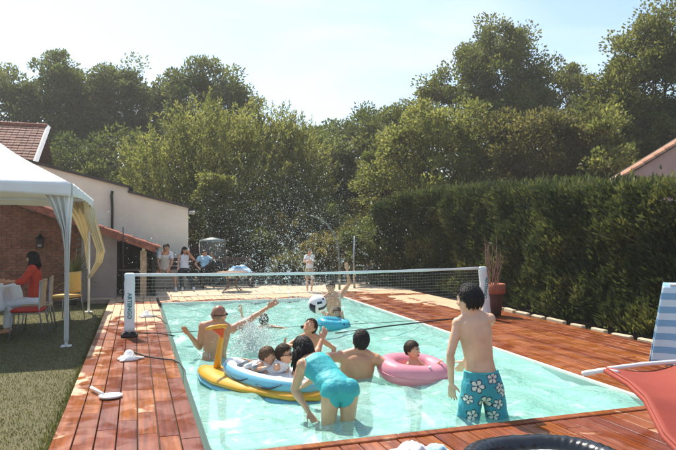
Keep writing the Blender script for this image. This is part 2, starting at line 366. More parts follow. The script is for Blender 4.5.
# pool shell (floor with a wide step at the near end) and white rim
st = PY0 + 1.75
def pshell():
    mb = MB(); a, b = PX0, pool_right
    P = [(PY0, -.08), (PY0, -.60), (st, -.60), (st, -1.18), (PY1, -1.18), (PY1, -.08)]
    for (y0, z0), (y1, z1) in zip(P, P[1:]): mb.add([(a, y0, z0), (b(y0), y0, z0), (b(y1), y1, z1), (a, y1, z1)], [(0, 1, 2, 3)])
    for X in (lambda y: a, b):
        for y0, y1, zb in ((PY0, st, -.60), (st, PY1, -1.18)):
            mb.add([(X(y0), y0, zb), (X(y1), y1, zb), (X(y1), y1, -.02), (X(y0), y0, -.02)], [(0, 1, 2, 3)])
    return tag(mb.build('pool_shell', 'liner'), kind='structure')
shell = pshell()
mb = MB()
mb.add([], [])
def strip(p, q, wdt, z0, z1, sgn):
    p, q = V((*p, 0)), V((*q, 0)); d = (q - p).normalized(); nrm = V((-d.y, d.x, 0)) * sgn * wdt
    vs = [p, q, q + nrm, p + nrm]; vs = [V((v.x, v.y, z0)) for v in vs] + [V((v.x, v.y, z1)) for v in vs]
    return MB().add(vs, [(3, 2, 1, 0), (4, 5, 6, 7), (0, 1, 5, 4), (1, 2, 6, 5), (2, 3, 7, 6), (3, 0, 4, 7)])
for a, b, s_ in (((PX1, PY0), (PX1F, PY1), -1), ((PX0, PY1), (PX1F, PY1), 1)):
    o = strip(a, b, .045, -.12, .004, s_).build('pool_rim', 'rim'); tag(o, kind='structure')
# water: choppy sheet
nx, ny = 170, 420
u = np.linspace(0, 1, nx + 1); yv = np.linspace(PY0 + .004, PY1 - .004, ny + 1)
X = np.array([[PX0 + .004 + (pool_right(y) - .008 - PX0) * a for a in u] for y in yv]); Yg = np.repeat(yv[:, None], nx + 1, 1)
Z = np.zeros_like(X)
for k in range(26):
    a = rng.uniform(0, 2 * math.pi); wl = rng.uniform(.16, 1.3); A = .0060 * (wl / .7) ** .8; ph = rng.uniform(0, 6.28)
    wob = .35 * np.sin(X * 1.7 + ph) + .35 * np.sin(Yg * 1.3 + ph * 2)
    s_ = np.sin((X * math.cos(a) + Yg * math.sin(a)) * 2 * math.pi / wl + ph + wob); Z += A * (s_ - .35 * (1 - np.abs(s_)))
for (cx, cy, A) in ((1.0, 7.8, .018), (2.3, 6.2, .010), (1.6, 4.75, .010), (2.85, 4.6, .008), (3.6, 10.6, .02)):
    r_ = np.hypot(X - cx, Yg - cy); Z += A * np.exp(-r_ * 1.5) * np.sin(r_ * 24)
wverts = np.stack([X, Yg, WZ + Z], 2).reshape(-1, 3)
ii = np.arange(ny)[:, None] * (nx + 1) + np.arange(nx)[None, :]
wq = np.stack([ii, ii + 1, ii + nx + 2, ii + nx + 1], 2).reshape(-1, 4)
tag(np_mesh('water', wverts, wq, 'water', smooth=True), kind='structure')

BW, GAP, BT = .150, .009, .026
_bm = {}
def board_mesh(ln):
    k = round(ln, 2)
    if k not in _bm:
        me = bpy.data.meshes.new('board'); bm = bmesh.new(); bmesh.ops.create_cube(bm, size=1); bmesh.ops.scale(bm, vec=(BW - GAP, k - .004, BT), verts=bm.verts)
        bmesh.ops.bevel(bm, geom=[e for e in bm.edges], offset=.003, segments=1, affect='EDGES'); bm.to_mesh(me); bm.free(); me.materials.append(M['deck_wood']); _bm[k] = me
    return _bm[k]
def deck(name, org, rz, cols, y0, y1, lens, edge=None):
    e = empty(name, org, rz, kind='structure')
    bed = MB().box((cols * BW / 2, (y0 + y1) / 2, -.075), (cols * BW - .01, y1 - y0 - .01, .07)).build('joist_bed', 'coping_dark', e)
    for c in range(cols):
        y = y0; first = True
        while y < y1 - .05:
            l = random.choice(lens)
            if first: l *= random.choice((.4, .6, .8, 1)); first = False
            l = round(min(l, y1 - y) / .1) * .1 if y1 - y > l + .15 else y1 - y
            o = bpy.data.objects.new('board', board_mesh(l)); COL.objects.link(o); o.parent = e
            o.location = ((c + .5) * BW, y + l / 2, -.015 + random.uniform(-.0018, .0018)); o.rotation_euler = (random.uniform(-.0012, .0012), random.uniform(-.006, .006), random.uniform(-.0012, .0012))
            y += l
    return e
deck('deck_left', (-.58, 0, 0), R(.2), 7, 2.6, 15.3, (.6, .8, 1.0, 1.2))
deck('deck_right', (PX1 + .05, PY0, 0), -math.atan((PX1F - PX1) / (PY1 - PY0)), 15, -2.2, 11.2, (2.4, 3.0, 3.6))
deck('deck_near', (.47, 0, 0), 0, 26, 2.3, PY0 - .085, (1.0, 1.4, 1.8))
deck('deck_far', (.47, 0, 0), 0, 29, PY1 + .05, 15.3, (.6, .8, 1.3))
cop = empty('pool_coping', (0, 0, 0), 0, kind='structure')
x = .47
for l in (1.4, 1.3, 1.27):
    o = MB().box((x + l / 2, PY0 - .04, -.008), (l - .004, .082, .036)).build('coping_board', 'deck_wood', cop, bevel=.005); x += l

# ------------------------------------------------------------------ buildings
def prism(mb, poly, y0, y1):
    """polygon in x,z pushed along y"""
    n = len(poly); vs = [(x, y0, z) for x, z in poly] + [(x, y1, z) for x, z in poly]
    return mb.add(vs, [tuple(range(n)), tuple(range(2 * n - 1, n - 1, -1))] + [(i, (i + 1) % n, n + (i + 1) % n, n + i) for i in range(n)])
b = empty('outbuilding', (0, 0, 0), 0, 'cream rendered outbuilding with sloping stepped top behind the lean-to', 'building')
zt = lambda x: 2.34 + (1.42 - x) * .246
prism(MB(), [(-6.5, -.1), (1.42, -.1), (1.42, zt(1.42)), (-.28, zt(-.28)), (-.28, zt(-.28) + .14), (-6.5, zt(-6.5) + .14)], 18.5, 22).build('wall', 'cream', b)
prism(MB(), [(-.30, zt(-.30) + .002), (1.5, zt(1.5) + .002), (1.5, zt(1.5) + .07), (-.30, zt(-.30) + .07)], 18.40, 22.1).build('coping', 'coping_dark', b)
prism(MB(), [(-6.5, zt(-6.5) + .142), (-.16, zt(-.16) + .142), (-.16, zt(-.16) + .215), (-6.5, zt(-6.5) + .215)], 18.40, 22.1).build('coping', 'coping_dark', b)
MB().tube([(-.72, 18.45, 1.5), (-.72, 18.45, 2.3), (-.74, 18.45, 2.68), (-.72, 18.46, 2.8)], .035, 8).build('drain_pipe', 'black_metal', b, True)
lm = MB().box((1.52, 18.42, 2.2), (.16, .12, .10)).build('floodlight', 'white_board', b, bevel=.01)
MB().box((1.52, 18.35, 2.19), (.12, .012, .07), (R(20), 0, 0)).build('lamp_glass', 'grey_metal', lm)

l = empty('lean_to', (0, 0, 0), 0, 'low lean-to with red tiled roof, brick wall and dark open front', 'shed')
zr = lambda x: 1.17 + (.47 - x) * .366
prism(MB(), [(-4.2, -.1), (-1.30, -.1), (-1.30, zr(-1.3) - .05), (-4.2, zr(-4.2) - .05)], 16.05, 16.25).build('wall', 'mortar', l)
bk = MB()
for j in range(36):
    z = -.06 + j * .068
    for i in range(14):
        x = -4.15 + i * .215 + (.107 if j % 2 else 0)
        if z + .06 < zr(x) - .07 and x < -1.38: bk.box((x, 16.045 + random.uniform(-.006, .006), z), (.196, .05, .050), (0, 0, random.uniform(-.01, .01)))
tag(bk.build('bricks', 'brick', l), kind='stuff')
prism(MB(), [(-1.30, -.1), (-.50, -.1), (-.50, zr(-.5) - .05), (-1.30, zr(-1.3) - .05)], 15.68, 15.80).build('plaster_wall', 'plaster_grey', l)
MB().box((-1.25, 15.94, .75), (.1, .3, 1.7)).build('wall_return', 'plaster_grey', l)
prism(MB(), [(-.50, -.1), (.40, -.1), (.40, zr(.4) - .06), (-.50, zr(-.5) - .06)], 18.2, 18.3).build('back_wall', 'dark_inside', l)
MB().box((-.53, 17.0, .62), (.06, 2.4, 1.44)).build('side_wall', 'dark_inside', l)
MB().box((-.05, 16.6, .62), (.88, .5, .04)).build('worktop', 'plaster_grey', l, bevel=.005)
p = MB().box((.12, 15.55, .54), (.15, .15, 1.2)).build('post', 'post_wood', l, bevel=.008)
MB().lathe([(.03, 0), (.045, .03), (.03, .06), (.008, .075)], (.12, 15.50, 1.14), 10).build('post_finial', 'white_board', p, True)
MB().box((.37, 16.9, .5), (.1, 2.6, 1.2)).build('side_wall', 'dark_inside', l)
ang = math.atan(.366)
sl_ = 5.1 / math.cos(ang)
MB().box((.47 - 2.55, 16.85, zr(.47 - 2.55) - .01), (sl_, 3.0, .05), (0, ang, 0)).build('roof_deck', 'wood_dark', l)
# canal tiles: half-round, laid in rows
def tile_mesh(name, mat, r=.085, ln=.40):
    mb = MB(); n = 5; a = [(math.cos(math.pi * k / n), math.sin(math.pi * k / n)) for k in range(n + 1)]
    rings = []
    for xx, rr in ((-ln / 2, r), (ln / 2, r * 1.18)):
        rings.append([V((xx, c * rr, s * rr * .7)) for c, s in a] + [V((xx, c * (rr - .016), s * (rr - .016) * .7)) for c, s in reversed(a)])
    mb.loft(rings); me = mb.mesh(name); me.materials.append(M[mat]); return me
tm = tile_mesh('roof_tile', 'roof_tile'); 
for i in range(16):
    for j in range(15):
        if i > 12 and j > 3: continue
        xx = .32 - i * .33
        o = bpy.data.objects.new('roof_tile', tm); COL.objects.link(o); o.parent = l
        o.location = (xx, 15.42 + j * .205, zr(xx) + .035 + random.uniform(-.006, .006)); o.rotation_euler = (random.uniform(-.05, .05), ang - .03, random.uniform(-.03, .03))
# board under the tiles' front edge
prism(MB(), [(.40, zr(.4) - .10), (.40, zr(.4) + .03), (-4.6, zr(-4.6) + .03), (-4.6, zr(-4.6) - .10)], 15.30, 15.34).build('verge_board', 'roof_tile', l)

h = empty('neighbour_house', (-3.7, 27.6, 0), 0, 'neighbour house with brown tiled roof and white verge above the gazebo', 'house')
sl2 = R(30); 
MB().box((-5.2, 0, 2.0), (10, 6, 4.2)).build('wall', 'cream', h)
def rp(s): return (-s * math.cos(sl2), 6.0 - s * math.sin(sl2))
prism_v = [V((x, rp(s)[0], rp(s)[1])) for x in (-11, 0) for s in (0, 4.4)]
MB().add([prism_v[0], prism_v[1], prism_v[3], prism_v[2]], [(0, 1, 2, 3)]).build('roof_slab', 'roof_tile_brown', h, solid=.12)
MB().add([V((-11, 0, 6)), V((0, 0, 6)), V((0, 3.8, 3.8)), V((-11, 3.8, 3.8))], [(0, 1, 2, 3)]).build('roof_slab', 'roof_tile_brown', h, solid=.12)
tl = MB()
for i in range(16):
    for k in range(24):
        s = .12 + i * .27; x = -.12 - k * .22; y, z = rp(s)
        tl.box((x, y, z + .045 + random.uniform(0, .01)), (.205, .30, .05), (sl2 - .10 + random.uniform(-.02, .02), random.uniform(-.05, .05), 0))
tag(tl.build('roof_tiles', 'roof_tile_brown', h), kind='stuff')
y1, z1 = rp(4.45)
MB().tube([(.08, .05, 6.07), (.08, y1, z1 + .05)], .10, 4).build('verge_board', 'white_board', h)
MB().tube([(-11, 0, 6.09), (0.05, 0, 6.09)], .11, 8).build('ridge', 'roof_tile', h)
c = MB().box((-2.05, -.3, 6.15), (.45, .45, .9)).build('chimney', 'brick', h); MB().box((-2.05, -.3, 6.63), (.55, .55, .07)).build('chimney_cap', 'mortar', c)

g = empty('gable_house', (0, 0, 0), 0, 'pink rendered house with tiled verge rising behind the hedge', 'house')
zg = lambda x: 2.98 + (x - 12.2) * .52
prism(MB(), [(11.4, -.1), (16.6, -.1), (16.6, zg(16.6)), (11.4, zg(11.4))], 12.9, 13.2).build('wall', 'pink_wall', g)
prism(MB(), [(11.2, zg(11.2)), (16.65, zg(16.65)), (16.65, zg(16.65) + .05), (11.2, zg(11.2) + .05)], 12.80, 13.3).build('roof_slab', 'wood_dark', g)
MB().box((14.6, 16.2, 1.2), (3.6, 6, 2.6)).build('house_body', 'pink_wall', g)
tm2 = tile_mesh('verge_tile', 'roof_tile_pale', .11, .46); ag = math.atan(.52)
for k in range(14):
    xx = 11.3 + k * .38
    o = bpy.data.objects.new('verge_tile', tm2); COL.objects.link(o); o.parent = g
    o.location = (xx, 12.92, zg(xx) + .05); o.rotation_euler = (random.uniform(-.04, .04), math.pi - ag + math.pi + .03, random.uniform(-.02, .02))
    o.scale = (1, 1, 1)
# ------------------------------------------------------------------ trees, shrubs, hedge
def wobble_tube(mb, a, b, r0, r1, n=6, k=6, amp=.06):
    a, b = V(a), V(b); L_ = (b - a).length; pts = []
    for i in range(n + 1):
        t = i / n; p = a.lerp(b, t); e = math.sin(t * math.pi) * amp * L_
        pts.append(p + V((random.uniform(-e, e), random.uniform(-e, e), random.uniform(-e, e) * .4)))
    mb.tube(pts, [r0 + (r1 - r0) * i / n for i in range(n + 1)], k)
    return pts
def tree(name, label, base, lobes, nc, nl, rc, leaf, mat, cat='tree', trunk=.2, up=.25, group=None, shell_=.55, forks=12):
    """lobes: crown ellipsoids (cx,cy,cz,rx,ry,rz) in world metres; foliage clumps fill them"""
    e = empty(name, base, 0, label, cat, group); bx, by, bz = base
    lob = np.array(lobes, float); wgt = (lob[:, 3] * lob[:, 4] * lob[:, 5]) ** (2 / 3); wgt /= wgt.sum()
    P, D, T, cs = [], [], [], []
    for _ in range(nc):
        q = lob[rng.choice(len(lob), p=wgt)]; dr = rng.normal(size=3); dr /= np.linalg.norm(dr)
        if dr[2] < -.55: dr[2] *= -.6
        c = q[:3] + dr * q[3:] * (shell_ + (1.06 - shell_) * rng.uniform() ** .6); cs.append(c)
        m = int(nl * rng.uniform(.5, 1.5)); r = rc * rng.uniform(.55, 1.35)
        o_ = unit(rng.normal(size=(m, 3))); rad = r * rng.uniform(0, 1, m) ** .45
        pts = c + o_ * rad[:, None] * np.array([1, 1, .75])
        P.append(pts); D.append(o_ * .8 + dr * .5 + np.array([0, 0, up]) + rng.normal(0, .45, (m, 3)))
        T.append(np.clip(rng.uniform(.15, .75) + rng.normal(0, .2, m), 0, 1))
    P = np.concatenate(P) - np.array(base); keep = P[:, 2] > .05
    leaf_mesh('crown', P[keep], np.concatenate(D)[keep], leaf[0], leaf[1], mat, e, np.concatenate(T)[keep])
    mb = MB(); ctr = V(lob[:, :3].mean(0)) - V(base); top = V((ctr.x * .6, ctr.y * .6, ctr.z))
    wobble_tube(mb, (0, 0, -.1), top, trunk, trunk * .4, 7, 8, .025)
    for c in random.sample(cs, min(forks, len(cs))):
        c = V(c) - V(base); s0 = top * random.uniform(.45, .95); wobble_tube(mb, s0, c, trunk * .38, trunk * .08, 5, 5)
    mb.build('trunk', 'bark', e, True)
    return e
FG = 'trees beyond the garden'
def ob(x, y, rx, ry, rz, z): return (x, y, z, rx, ry, rz)
# x, y, z centre and radii of each lobe
tree('broadleaf_tree', 'dark tall broadleaf tree at the far left above the tiled house roof', (-7.0, 40, -.1), [(-7.2, 40, 7.3, 3.0, 2.6, 4.2), (-8.6, 40, 5, 2.6, 2.4, 3.2), (-5.9, 39.6, 8.6, 1.7, 1.8, 2.6)], 149, 230, .75, (.17, .11), 'leaf_dark', group=FG, trunk=.28)
tree('broadleaf_tree', 'dark tall tree between the tiled house roof and the leafy willow', (-3.6, 39, -.1), [(-4.3, 39, 9.2, 2.1, 2.2, 3.0), (-3.4, 39, 5.6, 2.5, 2.3, 3.6), (-2.6, 38.6, 8.6, 1.3, 1.5, 2.3)], 161, 230, .72, (.17, .11), 'leaf_dark', group=FG, trunk=.28)
tree('broadleaf_tree', 'dark olive tree rising above the outbuilding, left of the willow', (-.4, 38, -.1), [(-.9, 38, 9.0, 2.0, 2.0, 3.1), (.5, 38.4, 8.4, 2.2, 2.2, 3.0), (-.4, 38, 5.0, 2.6, 2.4, 3.4)], 172, 230, .72, (.17, .11), 'leaf_dark', group=FG, trunk=.28)
tree('broadleaf_tree', 'round-topped dark tree peeping over the top of the willow', (4.0, 34.5, -.1), [(3.5, 34.5, 9.0, 2.3, 2.2, 2.4), (5.2, 34.5, 8.1, 1.6, 1.8, 2.1), (4.0, 34.5, 5.4, 3.2, 2.6, 3.2)], 161, 230, .70, (.17, .11), 'leaf_dark', group=FG, trunk=.28)
tree('broadleaf_tree', 'dark thin-crowned tree in the middle dip of the treeline', (10.4, 31, -.1), [(9.4, 31, 5.6, 1.6, 1.7, 2.3), (11.4, 31, 6.2, 1.7, 1.7, 2.6), (10.6, 30.6, 3.2, 2.8, 2.2, 2.6)], 130, 190, .62, (.16, .10), 'leaf_dark', group=FG, trunk=.22)
tree('broadleaf_tree', 'large high-domed tree, tallest of the right hand treeline', (18.0, 26.5, -.1), [(17.5, 26.6, 9.6, 2.6, 2.4, 2.8), (20.0, 26.0, 8.3, 2.4, 2.2, 2.3), (15.5, 27.0, 7.9, 2.1, 2.0, 2.2), (18.2, 26, 6.2, 3.8, 2.8, 2.8), (17.8, 26, 3.0, 3.4, 2.8, 2.6)], 460, 190, .62, (.145, .10), 'leaf_mid', group=FG, trunk=.32, forks=20)
tree('broadleaf_tree', 'yellow-green bushy tree above the left end of the hedge', (10.9, 21.1, -.1), [(10.9, 21.1, 4.6, 1.9, 1.9, 2.0), (9.7, 21.4, 3.6, 1.5, 1.6, 1.6), (12.2, 20.6, 4.9, 1.6, 1.6, 1.7), (11.0, 21, 2.3, 2.6, 1.9, 2.0)], 200, 170, .48, (.13, .08), 'leaf_willow', group=FG, trunk=.18)
tree('broadleaf_tree', 'brownish-green tree above the middle of the hedge', (13.9, 18.5, -.1), [(13.6, 18.5, 4.5, 1.6, 1.6, 1.7), (15.2, 18.0, 4.5, 1.4, 1.4, 1.6), (14.2, 18.3, 2.6, 2.6, 1.9, 2.0)], 180, 170, .45, (.125, .08), 'leaf_brown', group=FG, trunk=.18)
tree('broadleaf_tree', 'tall dark green tree at the right edge above the pink gable', (19.6, 18.6, -.1), [(19.3, 18.8, 7.2, 2.1, 2.0, 2.6), (20.6, 18.0, 9.2, 1.9, 1.9, 2.2), (18.2, 19.2, 5.4, 1.8, 1.8, 2.2), (20.0, 18.4, 4.0, 2.6, 2.2, 3.0)], 360, 180, .55, (.13, .09), 'leaf_mid', group=FG, trunk=.26, forks=18)
tree('broadleaf_tree', 'olive bushy tree stepping up to the domed tree from the middle dip', (11.6, 26.0, -.1), [(11.2, 25.8, 5.2, 1.9, 1.9, 2.0), (12.6, 25.4, 5.9, 1.7, 1.8, 1.9), (11.8, 25.6, 2.8, 2.6, 2.0, 2.2)], 170, 180, .55, (.145, .095), 'leaf_mid', group=FG, trunk=.2)
tree('broadleaf_tree', 'mid green tree filling the valley left of the right edge tree', (16.9, 18.6, -.1), [(16.6, 18.7, 4.7, 1.5, 1.5, 1.7), (17.9, 18.2, 4.9, 1.4, 1.4, 1.7), (17.2, 18.4, 2.8, 2.2, 1.7, 1.9)], 150, 180, .48, (.13, .085), 'leaf_mid', group=FG, trunk=.18)
tree('broadleaf_tree', 'slim dark tree between the tall left tree and the round-topped one', (1.9, 38.2, -.1), [(1.8, 38.2, 7.6, 1.6, 1.6, 3.2), (2.2, 38, 4.4, 2.2, 1.8, 3.0)], 110, 210, .68, (.17, .11), 'leaf_dark', group=FG, trunk=.22)
tree('sapling', 'pale slender sapling standing before darker trees near the pink gable', (14.6, 15.9, -.1), [(14.6, 15.9, 4.6, .75, .7, 1.0), (14.5, 15.9, 3.4, .9, .8, .9)], 34, 75, .30, (.16, .09), 'leaf_willow', group=FG, trunk=.06)
tree('understorey_tree', 'dark leafy tree filling the gap between willow and middle tree', (8.0, 27.0, -.1), [(7.6, 27, 4.2, 1.9, 1.8, 2.2), (9.0, 27, 3.0, 1.8, 1.6, 2.2), (7.4, 26.6, 1.6, 2.4, 1.6, 1.6)], 130, 170, .55, (.14, .09), 'leaf_dark', group=FG, trunk=.18)
tree('understorey_tree', 'shaded broadleaf tree behind the outbuilding and the round bush', (2.0, 29.0, -.1), [(.6, 29, 3.2, 2.4, 1.8, 2.6), (3.4, 28.6, 2.6, 2.4, 1.8, 2.6), (-2.0, 30, 3.4, 2.4, 1.8, 3.2), (-5.0, 31, 3.4, 2.4, 1.8, 3.4)], 170, 160, .6, (.16, .10), 'leaf_dark', group=FG, trunk=.18)

def willow(name, label, base, lobes, ntw, mat, leaf=(.17, .05), tl=.9):
    """upright twigs, each strung with narrow leaves"""
    e = empty(name, base, 0, label, 'tree', 'willows beside the terrace'); lob = np.array(lobes, float); wgt = (lob[:, 3] * lob[:, 5]); wgt /= wgt.sum()
    P, D, T = [], [], []; mb = MB(); B_ = V(base)
    ctrs = []
    for k in range(ntw):
        q = lob[rng.choice(len(lob), p=wgt)]; dr = rng.normal(size=3); dr /= np.linalg.norm(dr)
        if dr[2] < -.6: dr[2] *= -.5
        c = q[:3] + dr * q[3:] * (.45 + .5 * rng.uniform() ** .7)
        ax = dr * .75 + np.array([0, 0, .95]) + rng.normal(0, .25, 3); ax /= np.linalg.norm(ax)
        ln = tl * rng.uniform(.5, 1.3); m = int(30 * ln / .9) + 6; t = rng.uniform(0, 1, m)
        pts = c + ax * (t * ln)[:, None] + rng.normal(0, .05, (m, 3)) * (1.3 - t)[:, None]
        P.append(pts); D.append(ax * .9 + unit(rng.normal(size=(m, 3))) * .8); T.append(np.clip(rng.uniform(.1, .75) + .18 * t + rng.normal(0, .15, m), 0, 1))
        if k % 16 == 0: ctrs.append(c)
    P = np.concatenate(P) - np.array(base); keep = P[:, 2] > .05
    leaf_mesh('crown', P[keep], np.concatenate(D)[keep], leaf[0], leaf[1], mat, e, np.concatenate(T)[keep])
    for k in range(5): wobble_tube(mb, (random.uniform(-.3, .3), random.uniform(-.2, .2), -.1), V(lob[random.randrange(len(lob)), :3]) - B_, .12, .04, 6, 6, .05)
    for c in ctrs: c = V(c) - B_; wobble_tube(mb, V((c.x * .25, c.y * .25, c.z * .45)), c, .05, .01, 5, 4)
    mb.build('trunk', 'bark', e, True); return e
willow('willow', 'broad light green willow behind the cream outbuilding', (2.2, 23.6, -.1), [(1.0, 23.6, 3.6, 1.7, 1.5, 1.8), (2.6, 23.4, 4.4, 1.9, 1.6, 2.0), (3.9, 23.2, 3.6, 1.5, 1.5, 1.9), (2.4, 23.2, 2.2, 2.6, 1.5, 1.8)], 900, 'leaf_willow')
willow('willow', 'taller olive willow to the right of the broad willow', (5.6, 24.6, -.1), [(5.2, 24.6, 4.9, 1.4, 1.4, 1.9), (6.3, 24.4, 4.0, 1.5, 1.4, 2.0), (5.7, 24.2, 2.3, 2.1, 1.4, 2.0)], 700, 'leaf_willow')
tree('round_bush', 'small rounded leafy bush in front of the willow', (2.75, 20.9, -.1), [(2.60, 20.6, 2.9, .72, .66, .85), (2.62, 20.6, 1.8, .85, .75, 1.1)], 120, 150, .24, (.085, .045), 'leaf_willow', 'bush', trunk=.06, forks=8)
SG = 'shrubs behind the terrace'
for k, (x, y, r, hh, mt, lab) in enumerate((
    (3.9, 19.6, .95, 1.7, 'leaf_dark', 'dark shrub growing right of the metal tank'),
    (5.0, 20.8, 1.1, 2.2, 'leaf_yellow', 'tall yellowing shrub behind the standing child'),
    (5.9, 18.9, .8, 1.5, 'leaf_yellow', 'yellow-leaved shrub beside the bent hoop'),
    (7.0, 19.6, .9, 1.9, 'leaf_brown', 'brownish shrub right of the upright stake'),
    (4.6, 18.4, .6, .9, 'leaf_brown', 'low brown shrub at the back of the terrace'),
    (6.7, 17.3, .75, 1.9, 'leaf_dark', 'dark shrub against the far end of the hedge'),
    (6.4, 21.6, 1.3, 2.6, 'leaf_dark', 'large shaded shrub behind the bent hoop'),
    (3.4, 22.0, 1.1, 1.8, 'leaf_dark', 'shaded shrub behind the metal tank'),
    (8.9, 19.4, 1.1, 2.3, 'leaf_yellow', 'olive shrub between stake and hedge end'),
    (4.4, 24.0, 1.5, 2.6, 'leaf_mid', 'broad dark shrub under the willow, right of the tank'),
    (7.6, 24.2, 1.6, 3.2, 'leaf_mid', 'broad shrub deep in the gap behind the hoop'),
    (9.4, 23.6, 1.6, 3.0, 'leaf_mid', 'broad shrub deep behind the hedge end'),
    (5.9, 22.6, 1.2, 2.2, 'leaf_dark', 'shaded shrub deep behind the standing child'))):
    tree('shrub', lab, (x, y, -.1), [(x, y, hh * .62, r, r * .8, hh * .42), (x + r * .3, y, hh * .35, r * .9, r * .8, hh * .35)], int(60 * (1 + (r > 1.15))), 120, .24 + .05 * (r > 1.15), (.085, .05), mt, 'shrub', trunk=.035, group=SG, forks=14)

def hedge():
    e = empty('hedge', (0, 0, 0), 0, 'tall clipped dark conifer hedge along the right deck', 'hedge')
    path = [(9.4, -1, 2.2), (7.9, 3, 2.2), (7.25, 7, 2.24), (7.35, 9.5, 2.40), (7.75, 12.3, 2.62), (7.6, 14.6, 2.72), (6.95, 16.2, 2.62), (6.85, 16.9, 2.35), (7.1, 17.6, 1.8)]
    def at(s):
        s *= len(path) - 1; i = min(int(s), len(path) - 2); f = s - i; a, b2 = path[i], path[i + 1]
        return [a[k] + (b2[k] - a[k]) * f for k in range(3)], V((b2[0] - a[0], b2[1] - a[1], 0)).normalized()
    n = 105000; P = np.zeros((n, 3)); D = np.zeros((n, 3)); T = np.zeros(n)
    for i in range(n):
        (x, y, hh), tg = at(random.random() ** .9); nr = V((-tg.y, tg.x, 0))     # towards the pool
        top = random.random() < .22
        if top:
            off = -random.random() * 1.5; z = hh + noise.noise((x * 1.4, y * 1.4, off)) * .13 + noise.noise((x * .5, y * .5, 2)) * .08 + random.uniform(-.14, .10) + (random.uniform(0, .22) if random.random() < .03 else 0)
        else:
            z = hh * random.random(); off = 0
        bul = noise.noise((x * .9, y * .9, z * 1.1)) * .30 + noise.noise((x * 2.6, y * 2.6, z * 2.6)) * .20 - .06 - .10 * (z / hh) + (.06 if z < .4 else 0)
        p = V((x, y, z)) + nr * (bul + off + random.uniform(-.30, .05)); P[i] = p
        d = nr * random.uniform(.2, .9) + tg * random.uniform(-.7, .7) + V((0, 0, random.uniform(.15, 1.0)))
        if top: d = V((random.uniform(-.5, .5), random.uniform(-.5, .5), 1))
        D[i] = d; T[i] = .38 + noise.noise((x * 2, y * 2, z * 2 + 7)) * .75 + random.gauss(0, .18) + (.35 if top else 0)  # top leaves tinted lighter: the sunlit look is put into their colour
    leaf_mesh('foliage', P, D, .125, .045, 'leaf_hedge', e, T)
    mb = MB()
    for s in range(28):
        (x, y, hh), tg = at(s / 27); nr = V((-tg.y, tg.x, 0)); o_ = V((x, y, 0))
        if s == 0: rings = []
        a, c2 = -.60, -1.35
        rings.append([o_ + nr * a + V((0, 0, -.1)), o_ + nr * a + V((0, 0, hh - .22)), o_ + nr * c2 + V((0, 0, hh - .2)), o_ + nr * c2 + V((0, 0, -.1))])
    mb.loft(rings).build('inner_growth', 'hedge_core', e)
    for s in range(24):
        (x, y, hh), tg = at((s + .5) / 24); nr = V((-tg.y, tg.x, 0)); q = V((x, y, -.1)) - nr * .62; mb = MB()
        wobble_tube(mb, q, q + V((0, 0, 1.4)), .04, .02, 4, 5); mb.build('stem', 'bark', e)
hedge()
# pale kerb stones and hose lying along the hedge foot
kb = empty('edging', (0, 0, 0), 0, 'pale stone edging along the foot of the hedge', 'edging')
for k in range(16):
    t = k / 15; y = 5.2 + t * 8.0; x = 7.02 + .045 * (y - 7.7) + (.02 * (y - 9) ** 2 if y > 9 else 0)
    MB().box((x + random.uniform(-.02, .03), y, -.055 + random.uniform(-.012, .012)), (random.uniform(.07, .11), random.uniform(.30, .48), .13), (random.uniform(-.03, .03), random.uniform(-.08, .08), -.045 + random.uniform(-.09, .09))).build('kerb_stone', 'stone', kb, bevel=.015)

